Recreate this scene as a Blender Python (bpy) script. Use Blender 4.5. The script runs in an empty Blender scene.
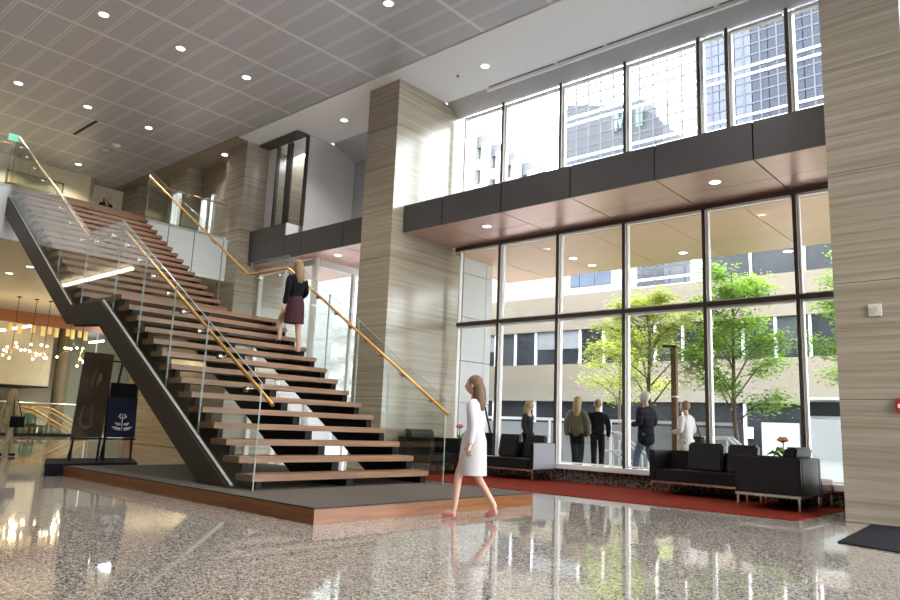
import bpy, bmesh, math, random
from mathutils import Vector, Matrix
random.seed(7)
PI = math.pi
sc = bpy.context.scene
COL = sc.collection

# ------------------------------------------------------------------ helpers
class MB:
    def __init__(s): s.v = []; s.f = []; s.m = []
    def add(s, vs, fs, mi=0):
        o = len(s.v); s.v += [tuple(map(float, q)) for q in vs]
        for f in fs: s.f.append([o + i for i in f]); s.m.append(mi)
        return s
    def box(s, x0, x1, y0, y1, z0, z1, mi=0):
        x0, x1 = sorted((x0, x1)); y0, y1 = sorted((y0, y1)); z0, z1 = sorted((z0, z1))
        vs = [(x, y, z) for z in (z0, z1) for y in (y0, y1) for x in (x0, x1)]
        return s.add(vs, [(0, 2, 3, 1), (4, 5, 7, 6), (0, 1, 5, 4), (2, 6, 7, 3), (0, 4, 6, 2), (1, 3, 7, 5)], mi)
    def prism(s, poly, axis, a, b, mi=0, edge_mi=None):
        # poly: 2D points in the plane across `axis` ('x': (y,z), 'y': (x,z), 'z': (x,y))
        n = len(poly); e = mi if edge_mi is None else edge_mi
        def P(p, t):
            return {'x': (t, p[0], p[1]), 'y': (p[0], t, p[1]), 'z': (p[0], p[1], t)}[axis]
        vs = [P(p, a) for p in poly] + [P(p, b) for p in poly]
        s.add(vs, [list(range(n)), list(range(2 * n - 1, n - 1, -1))], mi)
        o = len(s.v) - 2 * n
        for i in range(n):
            j = (i + 1) % n
            s.f.append([o + i, o + j, o + n + j, o + n + i]); s.m.append(e)
        return s
    def tube(s, pts, r, n=10, cap=True):
        pts = [Vector(p) for p in pts]; rs = r if isinstance(r, (list, tuple)) else [r] * len(pts)
        o = len(s.v); N = len(pts); prev = None
        for i, p in enumerate(pts):
            d = (pts[min(i + 1, N - 1)] - pts[max(i - 1, 0)]).normalized()
            up = Vector((0, 0, 1)) if abs(d.z) < .95 else Vector((1, 0, 0))
            if prev is not None:
                u = (prev - d * prev.dot(d)).normalized()
            else:
                u = d.cross(up).normalized()
            prev = u; w = d.cross(u)
            for k in range(n):
                a = 2 * PI * k / n
                s.v.append(tuple(p + (u * math.cos(a) + w * math.sin(a)) * rs[i]))
        for i in range(N - 1):
            for k in range(n):
                j = (k + 1) % n
                s.f.append([o + i * n + k, o + i * n + j, o + (i + 1) * n + j, o + (i + 1) * n + k]); s.m.append(0)
        if cap:
            s.f.append([o + k for k in range(n - 1, -1, -1)]); s.m.append(0)
            s.f.append([o + (N - 1) * n + k for k in range(n)]); s.m.append(0)
        return s
    def lathe(s, prof, c=(0, 0, 0), n=20):
        # prof: (r, z) list bottom to top, about the vertical axis through c
        return s.tube([(c[0], c[1], c[2] + z) for r, z in prof], [max(r, 1e-4) for r, z in prof], n)
    def ball(s, c, r, seg=14, rings=9):
        rx, ry, rz = r if isinstance(r, (list, tuple)) else (r, r, r)
        o = len(s.v); s.v.append((c[0], c[1], c[2] - rz))
        for i in range(1, rings):
            t = -PI / 2 + PI * i / rings
            for k in range(seg):
                a = 2 * PI * k / seg
                s.v.append((c[0] + rx * math.cos(t) * math.cos(a), c[1] + ry * math.cos(t) * math.sin(a), c[2] + rz * math.sin(t)))
        s.v.append((c[0], c[1], c[2] + rz)); top = len(s.v) - 1
        for k in range(seg):
            j = (k + 1) % seg
            s.f.append([o, o + 1 + j, o + 1 + k]); s.m.append(0)
            for i in range(rings - 2):
                a = o + 1 + i * seg
                s.f.append([a + k, a + j, a + seg + j, a + seg + k]); s.m.append(0)
            a = o + 1 + (rings - 2) * seg
            s.f.append([a + k, a + j, top]); s.m.append(0)
        return s
    def xform(s, M):
        s.v = [tuple(M @ Vector(p)) for p in s.v]; return s

WL = {}
def wl(o): return WL.get(o.name, Vector((0, 0, 0)))

def obj(name, mb, mats, parent=None, bevel=0, smooth=False, loc=None):
    """link ONE mesh object; vertices are given in world space"""
    me = bpy.data.meshes.new(name)
    if parent is not None: off = wl(parent)
    elif loc is not None: off = Vector(loc)
    else:
        xs = [p[0] for p in mb.v]; ys = [p[1] for p in mb.v]; zs = [p[2] for p in mb.v]
        off = Vector(((min(xs) + max(xs)) / 2, (min(ys) + max(ys)) / 2, min(zs)))
    me.from_pydata([(p[0] - off.x, p[1] - off.y, p[2] - off.z) for p in mb.v], [], mb.f)
    if not isinstance(mats, (list, tuple)): mats = [mats]
    for m in mats: me.materials.append(m)
    for p, k in zip(me.polygons, mb.m): p.material_index = k
    bm = bmesh.new(); bm.from_mesh(me)
    bmesh.ops.recalc_face_normals(bm, faces=bm.faces)
    if bevel:
        bmesh.ops.bevel(bm, geom=list(bm.edges), offset=bevel, segments=2, affect='EDGES', clamp_overlap=True)
    bm.to_mesh(me); bm.free()
    if smooth:
        for p in me.polygons: p.use_smooth = True
        try: me.set_sharp_from_angle(angle=math.radians(50))
        except Exception: pass
    o = bpy.data.objects.new(name, me); COL.objects.link(o)
    if parent is not None: o.parent = parent; WL[o.name] = off
    else: o.location = off; WL[o.name] = off
    return o

def tag(o, label, cat, group=None, kind=None):
    o['label'] = label; o['category'] = cat
    if group: o['group'] = group
    if kind: o['kind'] = kind
    return o

def thing(name, label, cat, loc=(0, 0, 0), group=None, rz=0):
    o = bpy.data.objects.new(name, None); COL.objects.link(o)
    o.empty_display_size = .1; o.location = loc; o.rotation_euler = (0, 0, rz)
    WL[o.name] = Vector(loc)
    return tag(o, label, cat, group)

def struct(name, mb, m, **k):
    o = obj(name, mb, m, **k); o['kind'] = 'structure'; return o

def structE(name, loc):
    o = bpy.data.objects.new(name, None); COL.objects.link(o); o.location = loc
    WL[o.name] = Vector(loc); o['kind'] = 'structure'; return o

def box(*a): return MB().box(*a)

def dup(root, loc, rz=None, label=None):
    r = root.copy(); COL.objects.link(r); r.location = loc
    if rz is not None: r.rotation_euler = (0, 0, rz)
    if label: r['label'] = label
    for ch in list(root.children):
        c = ch.copy(); COL.objects.link(c); c.parent = r
        for g in list(ch.children):
            d = g.copy(); COL.objects.link(d); d.parent = c
    return r

# ------------------------------------------------------------------ materials
def new(name):
    m = bpy.data.materials.new(name); m.use_nodes = True
    nt = m.node_tree; return m, nt, nt.nodes, nt.links, nt.nodes['Principled BSDF']

def pm(name, col, rough=.5, metal=0., spec=.5, bump=0, bscale=60, var=0, vscale=3, emit=None, es=0, coat=0):
    m, nt, N, L, b = new(name)
    b.inputs['Base Color'].default_value = (*col, 1); b.inputs['Roughness'].default_value = rough
    b.inputs['Metallic'].default_value = metal; b.inputs['Specular IOR Level'].default_value = spec
    if coat: b.inputs['Coat Weight'].default_value = coat; b.inputs['Coat Roughness'].default_value = .1
    tc = N.new('ShaderNodeTexCoord')
    nz = N.new('ShaderNodeTexNoise'); nz.inputs['Scale'].default_value = vscale; nz.inputs['Detail'].default_value = 4
    L.new(tc.outputs['Object'], nz.inputs['Vector'])
    if var:
        r = N.new('ShaderNodeValToRGB'); L.new(nz.outputs['Fac'], r.inputs['Fac'])
        r.color_ramp.elements[0].position = .3; r.color_ramp.elements[1].position = .7
        r.color_ramp.elements[0].color = (*[c * (1 - var) for c in col], 1)
        r.color_ramp.elements[1].color = (*[min(1, c * (1 + var)) for c in col], 1)
        L.new(r.outputs['Color'], b.inputs['Base Color'])
    if bump:
        n2 = N.new('ShaderNodeTexNoise'); n2.inputs['Scale'].default_value = bscale; n2.inputs['Detail'].default_value = 3
        L.new(tc.outputs['Object'], n2.inputs['Vector'])
        bp = N.new('ShaderNodeBump'); bp.inputs['Strength'].default_value = bump; bp.inputs['Distance'].default_value = .01
        L.new(n2.outputs['Fac'], bp.inputs['Height']); L.new(bp.outputs['Normal'], b.inputs['Normal'])
    if emit:
        b.inputs['Emission Color'].default_value = (*emit, 1); b.inputs['Emission Strength'].default_value = es
    return m

def glassm(name, tint=(.93, .97, .95), f0=.06, rough=0.0, ior=1.45):
    m = bpy.data.materials.new(name); m.use_nodes = True; nt = m.node_tree; N = nt.nodes; L = nt.links
    N.remove(N['Principled BSDF']); out = N['Material Output']
    t = N.new('ShaderNodeBsdfTransparent'); t.inputs['Color'].default_value = (*tint, 1)
    g = N.new('ShaderNodeBsdfGlossy'); g.inputs['Roughness'].default_value = rough
    fr = N.new('ShaderNodeFresnel'); fr.inputs['IOR'].default_value = ior
    # same front/back: use the facing angle rather than refractive direction
    lw = N.new('ShaderNodeLayerWeight'); lw.inputs['Blend'].default_value = .5
    pw = N.new('ShaderNodeMath'); pw.operation = 'POWER'; pw.inputs[1].default_value = 4.5
    L.new(lw.outputs['Facing'], pw.inputs[0])
    ma = N.new('ShaderNodeMath'); ma.operation = 'MULTIPLY_ADD'; ma.inputs[1].default_value = 1 - f0; ma.inputs[2].default_value = f0
    ma.use_clamp = True
    L.new(pw.outputs[0], ma.inputs[0])
    mx = N.new('ShaderNodeMixShader'); L.new(ma.outputs[0], mx.inputs['Fac']); L.new(t.outputs[0], mx.inputs[1]); L.new(g.outputs[0], mx.inputs[2])
    L.new(mx.outputs[0], out.inputs['Surface']); N.remove(fr)
    return m

def stone(name, c0, c1, rough=.28, zs=17.0, joint=1.55):
    """vein-cut limestone: long horizontal streaks and faint panel joints"""
    m, nt, N, L, b = new(name)
    geo = N.new('ShaderNodeNewGeometry')
    mp = N.new('ShaderNodeMapping'); mp.inputs['Scale'].default_value = (.32, .32, zs)
    L.new(geo.outputs['Position'], mp.inputs['Vector'])
    # break the streaks from panel to panel
    sx = N.new('ShaderNodeSeparateXYZ'); L.new(geo.outputs['Position'], sx.inputs[0])
    dv = N.new('ShaderNodeMath'); dv.operation = 'DIVIDE'; dv.inputs[1].default_value = joint; L.new(sx.outputs['Z'], dv.inputs[0])
    fl = N.new('ShaderNodeMath'); fl.operation = 'FLOOR'; L.new(dv.outputs[0], fl.inputs[0])
    fr = N.new('ShaderNodeMath'); fr.operation = 'FRACT'; L.new(dv.outputs[0], fr.inputs[0])
    cb = N.new('ShaderNodeCombineXYZ'); 
    ml = N.new('ShaderNodeMath'); ml.operation = 'MULTIPLY'; ml.inputs[1].default_value = 7.3; L.new(fl.outputs[0], ml.inputs[0])
    L.new(ml.outputs[0], cb.inputs['X']); L.new(ml.outputs[0], cb.inputs['Y'])
    ad = N.new('ShaderNodeVectorMath'); ad.operation = 'ADD'; L.new(mp.outputs[0], ad.inputs[0]); L.new(cb.outputs[0], ad.inputs[1])
    n1 = N.new('ShaderNodeTexNoise'); n1.inputs['Scale'].default_value = 1.0; n1.inputs['Detail'].default_value = 8; n1.inputs['Roughness'].default_value = .62; n1.inputs['Distortion'].default_value = .25
    L.new(ad.outputs[0], n1.inputs['Vector'])
    r = N.new('ShaderNodeValToRGB'); L.new(n1.outputs['Fac'], r.inputs['Fac'])
    r.color_ramp.elements[0].position = .33; r.color_ramp.elements[0].color = (*c0, 1)
    r.color_ramp.elements[1].position = .62; r.color_ramp.elements[1].color = (*c1, 1)
    lt = N.new('ShaderNodeMath'); lt.operation = 'LESS_THAN'; lt.inputs[1].default_value = .006; L.new(fr.outputs[0], lt.inputs[0])
    mx = N.new('ShaderNodeMix'); mx.data_type = 'RGBA'; L.new(lt.outputs[0], mx.inputs['Factor'])
    L.new(r.outputs['Color'], mx.inputs[6]); mx.inputs[7].default_value = (*[c * .45 for c in c0], 1)
    L.new(mx.outputs[2], b.inputs['Base Color'])
    b.inputs['Roughness'].default_value = rough; b.inputs['Specular IOR Level'].default_value = .95
    return m

def grid_ceiling(name):
    m, nt, N, L, b = new(name)
    geo = N.new('ShaderNodeNewGeometry'); sx = N.new('ShaderNodeSeparateXYZ'); L.new(geo.outputs['Position'], sx.inputs[0])
    def line(out, period, off, half):
        a = N.new('ShaderNodeMath'); a.operation = 'ADD'; a.inputs[1].default_value = -off + 100 * period; L.new(out, a.inputs[0])
        d = N.new('ShaderNodeMath'); d.operation = 'DIVIDE'; d.inputs[1].default_value = period; L.new(a.outputs[0], d.inputs[0])
        p = N.new('ShaderNodeMath'); p.operation = 'FRACT'; L.new(d.outputs[0], p.inputs[0])
        q = N.new('ShaderNodeMath'); q.operation = 'SUBTRACT'; q.inputs[1].default_value = .5; L.new(p.outputs[0], q.inputs[0])
        r = N.new('ShaderNodeMath'); r.operation = 'ABSOLUTE'; L.new(q.outputs[0], r.inputs[0])
        t = N.new('ShaderNodeMath'); t.operation = 'GREATER_THAN'; t.inputs[1].default_value = .5 - half / period; L.new(r.outputs[0], t.inputs[0])
        return t.outputs[0]
    l1 = line(sx.outputs['X'], 1.61, -14.94, .045)
    l2 = line(sx.outputs['Y'], .54, 4.245, .011)
    l3 = line(sx.outputs['Y'], .54, 4.305, .011)
    m1 = N.new('ShaderNodeMath'); m1.operation = 'MAXIMUM'; L.new(l2, m1.inputs[0]); L.new(l3, m1.inputs[1])
    m2 = N.new('ShaderNodeMath'); m2.operation = 'MAXIMUM'; L.new(m1.outputs[0], m2.inputs[0]); L.new(l1, m2.inputs[1])
    # perforated grain
    v = N.new('ShaderNodeTexVoronoi'); v.inputs['Scale'].default_value = 26; L.new(geo.outputs['Position'], v.inputs['Vector'])
    r = N.new('ShaderNodeValToRGB'); L.new(v.outputs['Distance'], r.inputs['Fac'])
    r.color_ramp.elements[0].color = (.5, .495, .52, 1); r.color_ramp.elements[1].color = (.58, .575, .6, 1)
    mx = N.new('ShaderNodeMix'); mx.data_type = 'RGBA'; L.new(m2.outputs[0], mx.inputs['Factor'])
    L.new(r.outputs['Color'], mx.inputs[6]); mx.inputs[7].default_value = (.78, .775, .8, 1)
    L.new(mx.outputs[2], b.inputs['Base Color']); b.inputs['Roughness'].default_value = .42; b.inputs['Metallic'].default_value = .25
    return m

def floor_mat(name):
    m, nt, N, L, b = new(name)
    geo = N.new('ShaderNodeNewGeometry')
    v = N.new('ShaderNodeTexVoronoi'); v.inputs['Scale'].default_value = 95; v.feature = 'F1'
    L.new(geo.outputs['Position'], v.inputs['Vector'])
    sp = N.new('ShaderNodeSeparateColor'); L.new(v.outputs['Color'], sp.inputs[0])
    r = N.new('ShaderNodeValToRGB'); r.color_ramp.interpolation = 'CONSTANT'; L.new(sp.outputs[0], r.inputs['Fac'])
    cs = [(0, (.06, .053, .048)), (.14, (.2, .178, .158)), (.36, (.36, .325, .287)), (.62, (.49, .45, .4)), (.86, (.63, .59, .535))]
    e = r.color_ramp.elements
    e[0].position, e[0].color = cs[0][0], (*cs[0][1], 1); e[1].position, e[1].color = cs[1][0], (*cs[1][1], 1)
    for p, c in cs[2:]:
        q = e.new(p); q.color = (*c, 1)
    n1 = N.new('ShaderNodeTexNoise'); n1.inputs['Scale'].default_value = 22; n1.inputs['Detail'].default_value = 5
    L.new(geo.outputs['Position'], n1.inputs['Vector'])
    r2 = N.new('ShaderNodeValToRGB'); L.new(n1.outputs['Fac'], r2.inputs['Fac'])
    r2.color_ramp.elements[0].position = .3; r2.color_ramp.elements[0].color = (.55, .55, .55, 1)
    r2.color_ramp.elements[1].position = .7; r2.color_ramp.elements[1].color = (1.1, 1.08, 1.06, 1)
    mu = N.new('ShaderNodeMix'); mu.data_type = 'RGBA'; mu.blend_type = 'MULTIPLY'; mu.inputs['Factor'].default_value = .8
    L.new(r.outputs['Color'], mu.inputs[6]); L.new(r2.outputs['Color'], mu.inputs[7])
    br = N.new('ShaderNodeTexBrick'); br.offset = 0; br.inputs['Scale'].default_value = 1
    br.inputs['Brick Width'].default_value = 1.6; br.inputs['Row Height'].default_value = 1.6; br.inputs['Mortar Size'].default_value = .004
    br.inputs['Color1'].default_value = (0, 0, 0, 1); br.inputs['Color2'].default_value = (0, 0, 0, 1); br.inputs['Mortar'].default_value = (1, 1, 1, 1)
    L.new(geo.outputs['Position'], br.inputs['Vector'])
    mx = N.new('ShaderNodeMix'); mx.data_type = 'RGBA'; L.new(br.outputs['Color'], mx.inputs['Factor'])
    L.new(mu.outputs[2], mx.inputs[6]); mx.inputs[7].default_value = (.5, .46, .41, 1)
    L.new(mx.outputs[2], b.inputs['Base Color'])
    b.inputs['Roughness'].default_value = .04; b.inputs['IOR'].default_value = 1.72
    return m

def granite(name, a, c):
    m, nt, N, L, b = new(name)
    geo = N.new('ShaderNodeNewGeometry')
    v = N.new('ShaderNodeTexVoronoi'); v.inputs['Scale'].default_value = 45; L.new(geo.outputs['Position'], v.inputs['Vector'])
    sp = N.new('ShaderNodeSeparateColor'); L.new(v.outputs['Color'], sp.inputs[0])
    r = N.new('ShaderNodeValToRGB'); L.new(sp.outputs[1], r.inputs['Fac'])
    r.color_ramp.elements[0].position = .3; r.color_ramp.elements[0].color = (*a, 1); r.color_ramp.elements[1].position = .9; r.color_ramp.elements[1].color = (*c, 1)
    L.new(r.outputs['Color'], b.inputs['Base Color']); b.inputs['Roughness'].default_value = .25
    return m

def wood(name, c0, c1, rough=.4, axis='y', sc_=1.0):
    m, nt, N, L, b = new(name)
    geo = N.new('ShaderNodeNewGeometry'); mp = N.new('ShaderNodeMapping')
    mp.inputs['Scale'].default_value = {'x': (.8, 14, 14), 'y': (14, .8, 14), 'z': (14, 14, .8)}[axis]
    L.new(geo.outputs['Position'], mp.inputs['Vector'])
    n1 = N.new('ShaderNodeTexNoise'); n1.inputs['Scale'].default_value = 1.6 * sc_; n1.inputs['Detail'].default_value = 6; n1.inputs['Distortion'].default_value = .4
    L.new(mp.outputs[0], n1.inputs['Vector'])
    r = N.new('ShaderNodeValToRGB'); L.new(n1.outputs['Fac'], r.inputs['Fac'])
    r.color_ramp.elements[0].position = .3; r.color_ramp.elements[0].color = (*c0, 1); r.color_ramp.elements[1].position = .7; r.color_ramp.elements[1].color = (*c1, 1)
    L.new(r.outputs['Color'], b.inputs['Base Color']); b.inputs['Roughness'].default_value = rough
    return m

M = dict(
    floor=floor_mat('polished granite'),
    metal_ceiling=grid_ceiling('perforated metal tiles'),
    tan_ceiling=pm('tan ceiling', (.33, .28, .22), .6),
    white_ceiling=pm('white ceiling', (.92, .93, .955), .55),
    white=pm('white paint', (.8, .8, .81), .45),
    bright_white=pm('white slab', (.93, .94, .96), .4),
    cream=pm('cream wall', (.62, .54, .36), .6, var=.04),
    soffit_tan=pm('mezzanine soffit', (.48, .42, .33), .6),
    stone=stone('vein cut limestone', (.245, .203, .145), (.385, .335, .258), rough=.2),
    dark=pm('dark gap', (.012, .011, .011), .7),
    fascia=pm('bronze fascia', (.085, .079, .083), .38, .35),
    head_panel=pm('grey head panel', (.52, .51, .53), .32, .45),
    copper=pm('copper soffit', (.66, .42, .36), .32, .65, var=.06, vscale=1.5),
    alu=pm('window aluminium', (.8, .79, .77), .4),
    dkalu=pm('dark aluminium', (.08, .066, .053), .42, .4),
    glass=glassm('window glass', (.97, .985, .98), .04),
    rail_glass=glassm('balustrade glass', (.925, .95, .935), .055),
    edge=pm('glass edge', (.2, .25, .235), .25),
    tread=wood('walnut tread', (.15, .075, .035), (.27, .14, .07), .42),
    tread_top=pm('dark tread top', (.2, .13, .09), .5),
    steel_dark=pm('dark bronze steel', (.042, .034, .026), .5, .1, spec=.3),
    black_steel=pm('black steel', (.008, .0075, .0075), .6, spec=.2),
    brass=pm('brass', (.56, .3, .085), .33, .75),
    chrome=pm('chrome', (.7, .7, .7), .18, 1),
    plinth_wood=wood('orange wood', (.14, .048, .013), (.25, .095, .028), .35, 'x'),
    plinth_wood_y=wood('orange wood end', (.14, .048, .013), (.25, .095, .028), .35, 'y'),
    carpet=pm('grey carpet', (.1, .088, .074), .95, spec=.1, bump=.5, bscale=220, var=.15, vscale=120),
    red_carpet=pm('red carpet', (.155, .019, .009), .95, spec=.08, bump=.5, bscale=200, var=.22, vscale=30),
    mat=pm('charcoal mat', (.014, .014, .017), .95, spec=.08, bump=.6, bscale=200, var=.2, vscale=90),
    leather=pm('black leather', (.009, .0085, .0095), .4, spec=.35, bump=.15, bscale=180),
    kerb=granite('dark granite', (.02, .018, .016), (.2, .17, .14)),
    platform=pm('black platform', (.009, .009, .013), .8, spec=.12),
    lamp=pm('lit lens', (1, .95, .85), .4, emit=(1, .94, .82), es=9),
    lamp_warm=pm('lit bulb', (1, .9, .6), .4, emit=(1, .84, .5), es=14),
    lamp_bar=pm('lit bar', (1, 1, .95), .4, emit=(1, .93, .75), es=7),
    gold=pm('gold shade', (.8, .6, .25), .35, .4, emit=(1, .72, .25), es=.3),
    beam_wood=wood('red wood beam', (.25, .09, .03), (.36, .14, .055), .4, 'y'),
    pave=pm('light paving', (.36, .36, .35), .8, var=.08, vscale=.6),
    precast=pm('beige precast', (.15, .123, .094), .8, var=.06, vscale=.4),
    precast_light=pm('cream precast', (.15, .132, .104), .8, var=.05, vscale=.4),
    win_dark=pm('dark street glass', (.018, .02, .025), .12, spec=.25, var=.5, vscale=.5),
    win_blue=pm('blue street glass', (.045, .06, .095), .15, spec=.25, var=.35, vscale=.7),
    win_blue_pale=pm('pale blue street glass', (.045, .052, .07), .2, spec=.1, var=.25, vscale=.5),
    win_mid=pm('mid street glass', (.035, .038, .042), .12, spec=.2, var=.5, vscale=.8),
    white_out=pm('white exterior panel', (.6, .6, .61), .5),
    grey_out=pm('grey tower', (.06, .062, .07), .8),
    green_sign=pm('pale green sign', (.1, .16, .12), .5),
    bark=pm('bark', (.09, .06, .04), .85, bump=.5, bscale=40, var=.3, vscale=12),
    leaf=None,
    skin=pm('skin', (.55, .33, .24), .55),
    soil=pm('planter soil', (.08, .06, .04), .9),
)

def leafm(name, c, c2):
    m, nt, N, L, b = new(name)
    oi = N.new('ShaderNodeNewGeometry'); nz = N.new('ShaderNodeTexNoise'); nz.inputs['Scale'].default_value = 1.3
    L.new(oi.outputs['Position'], nz.inputs['Vector'])
    r = N.new('ShaderNodeValToRGB'); L.new(nz.outputs['Fac'], r.inputs['Fac'])
    r.color_ramp.elements[0].position = .35; r.color_ramp.elements[0].color = (*c, 1); r.color_ramp.elements[1].position = .65; r.color_ramp.elements[1].color = (*c2, 1)
    L.new(r.outputs['Color'], b.inputs['Base Color']); b.inputs['Roughness'].default_value = .5
    tr = N.new('ShaderNodeBsdfTranslucent'); L.new(r.outputs['Color'], tr.inputs['Color'])
    mx = N.new('ShaderNodeMixShader'); mx.inputs['Fac'].default_value = .6
    L.new(b.outputs[0], mx.inputs[1]); L.new(tr.outputs[0], mx.inputs[2]); L.new(mx.outputs[0], N['Material Output'].inputs['Surface'])
    return m
M['leaf_y'] = leafm('yellow green leaf', (.27, .33, .04), (.4, .44, .08))
M['leaf_g'] = leafm('fresh green leaf', (.16, .3, .03), (.28, .42, .06))

# ------------------------------------------------------------------ camera
f_px, yaw, pitch, roll = 716.28, .73118, .174069, .0412254
fw = Vector((-math.cos(pitch) * math.sin(yaw), math.cos(pitch) * math.cos(yaw), math.sin(pitch)))
r0 = fw.cross(Vector((0, 0, 1))).normalized(); u0 = r0.cross(fw)
rr = r0 * math.cos(roll) + u0 * math.sin(roll); uu = -r0 * math.sin(roll) + u0 * math.cos(roll)
cam = bpy.data.cameras.new('camera'); camo = bpy.data.objects.new('camera', cam); COL.objects.link(camo)
camo.matrix_world = Matrix(((rr.x, uu.x, -fw.x, 0), (rr.y, uu.y, -fw.y, 0), (rr.z, uu.z, -fw.z, 1.0), (0, 0, 0, 1)))
cam.sensor_width = 36; cam.lens = f_px / 900 * 36; cam.clip_start = .05; cam.clip_end = 500
sc.camera = camo

CZ = 8.83            # ceiling height
FZ = 6.06            # upper floor height
SX = -18.05          # face of the upper floor slab

# ------------------------------------------------------------------ shell
struct('floor', box(-40, 8, -12, 12.6, -.3, 0), M['floor'])
c = box(-40, 8, -12, 10.15, CZ, CZ + .12)
struct('ceiling', c, M['metal_ceiling'])
struct('ceiling_soffit', box(-17.5, 8, 10.22, 12.13, CZ, CZ + .12), M['white_ceiling'])
struct('ceiling_recess', box(-40, 8, 10.1, 10.3, CZ + .13, CZ + .2), M['dark'])
struct('ceiling_rear', box(-40, -17.52, 10.19, 14, CZ, CZ + .12), M['tan_ceiling'])
# sloping head panels between white ceiling and upper windows
def head(x0, x1, y1, z1):
    return MB().prism([(12.14, CZ), (12.14, CZ + .12), (y1, CZ + .12), (y1, z1)], 'x', x0, x1)
struct('trim_1', head(-11.26, -2.49, 12.62, 8.58), M['head_panel'])
struct('trim_2', head(-1.49, 8, 12.62, 8.58), M['head_panel'])
struct('trim_3', head(-15.64, -12.3, 13.0, 8.5), M['head_panel'])
# rear and side walls, the right one added to cut daylight (the +X side is a glazed front)
struct('wall_rear', box(-40, 8, -12.3, -12, -.3, CZ + .2), M['stone'])
struct('wall_daylight_block', box(8, 8.3, -12, 2.5, -.3, CZ + .2), M['stone'])  # unseen; added to close part of the +X opening and darken -Y faces
struct('wall_west', box(-40.3, -40, -12.3, 16, -.3, CZ + .2), M['cream'])

# ------------------------------------------------------------------ stone columns
def column(label, x0, x1, y0, y1):
    t = thing('stone_column', label, 'column', ((x0 + x1) / 2, (y0 + y1) / 2, 0))
    obj('shaft', box(x0, x1, y0, y1, 0, CZ - .012), M['stone'], t)
    g = MB()
    g.box(x0 + .03, x1 - .03, y0 + .03, y1 - .03, CZ - .012, CZ)
    obj('shadow_gap', g, M['dark'], t)
    return t
column('tall limestone column between the stair and the windows', -12.28, -11.27, 10.53, 12.94)
column('limestone column at the right edge with a thermostat on it', -2.48, -1.5, 10.53, 12.75)
column('limestone column behind the upper stair beside the white mezzanine edge', -18.5, -17.48, 10.53, 12.75)

t = thing('thermostat', 'small pale square thermostat on the right limestone column', 'thermostat', (-2.0, 10.53, 2.71))
obj('case', box(-2.075, -1.925, 10.495, 10.53, 2.63, 2.79), pm('ivory plastic', (.62, .58, .5), .5), t, bevel=.006)
obj('dial', MB().tube([(-2.0, 10.5, 2.71), (-2.0, 10.482, 2.71)], .045, 20), pm('ivory dial', (.5, .47, .4), .4), t)
t = thing('fire_alarm', 'red fire alarm pull on the right limestone column at frame edge', 'fire alarm', (-1.78, 10.53, 1.48))
obj('case', box(-1.84, -1.72, 10.48, 10.53, 1.39, 1.57), pm('alarm red', (.35, .03, .03), .4), t, bevel=.006)
obj('handle', box(-1.81, -1.75, 10.465, 10.48, 1.45, 1.5), M['white'], t)

# ------------------------------------------------------------------ window wall
YW = 12.65
def upper_window(n, x0, x1):
    w = structE(f'window_{n}', ((x0 + x1) / 2, YW, 5.86))
    g = MB(); g.box(x0 + .035, x0 + .075, YW - .05, YW + .05, 5.9, 8.55); g.box(x1 - .06, x1 - .035, YW - .05, YW + .05, 5.9, 8.55)
    g.box(x0 + .075, x1 - .075, YW - .05, YW + .05, 8.5, 8.55); g.box(x0 + .075, x1 - .075, YW - .05, YW + .05, 5.9, 5.95)
    obj('window_frame', g, M['alu'], w)
    obj('pane', box(x0 + .07, x1 - .07, YW - .008, YW + .008, 5.94, 8.52), M['glass'], w)
def lower_window(n, x0, x1):
    w = structE(f'window_{n}', ((x0 + x1) / 2, YW, .34))
    g = MB()
    for a, b_ in ((.36, 3.315), (3.4, 5.15)):
        g.box(x0 + .035, x0 + .065, YW - .05, YW + .05, a, b_); g.box(x1 - .055, x1 - .035, YW - .02, YW + .05, a, b_)
        g.box(x0 + .075, x1 - .075, YW - .05, YW + .05, b_ - .045, b_); g.box(x0 + .075, x1 - .075, YW - .02, YW + .05, a, a + .025)
    obj('window_frame', g, M['alu'], w)
    obj('pane', box(x0 + .07, x1 - .07, YW - .008, YW + .008, .37, 3.3), M['glass'], w)
    obj('pane', box(x0 + .07, x1 - .07, YW - .008, YW + .008, 3.41, 5.13), M['glass'], w)
def mullion(n, x, z0, z1, y0=12.54):
    if x < -11: y0 = 12.61
    o = structE(f'trim_{n}', (x, YW, z0))
    obj('mullion_face', box(x - .03, x + .03, y0, y0 + .02, z0, z1), M['alu' if x < -11 else 'dkalu'], o)
    obj('mullion_body', box(x - .03, x + .03, y0 + .02, YW + .06, z0, z1), M['alu'], o)  # pale body: daylight on the mullion sides is put into the colour
UX = [-11.08, -9.82, -8.22, -6.66, -5.1, -4.56, -3.49, -2.5]
LX = [-11.08, -9.8, -8.24, -6.69, -5.07, -3.5, -2.42]
k = 1
for a, b_ in zip(UX, UX[1:]): upper_window(k, a, b_); k += 1
for a, b_ in zip(LX, LX[1:]): lower_window(k, a, b_); k += 1
n = 4
for x in UX[1:]: mullion(n, x, 5.87, 8.6); n += 1
for x in LX[1:]: mullion(n, x, .34, 5.12); n += 1
struct(f'trim_{n}', MB().box(-11.04, -2.48, 12.56, YW + .06, 3.318, 3.395), M['dkalu']); n += 1      # transom
struct(f'trim_{n}', MB().box(-11.2, -2.48, 12.61, YW + .06, 5.15, 5.24), M['dkalu']); n += 1         # head bar
struct(f'trim_{n}', MB().box(-11.26, -2.48, 12.52, YW + .08, .25, .345), M['white'], bevel=.008); n += 1  # sill
struct(f'trim_{n}', MB().box(-11.26, -2.48, 12.6, 12.95, -.1, .25), M['kerb']); n += 1               # granite kerb
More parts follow.
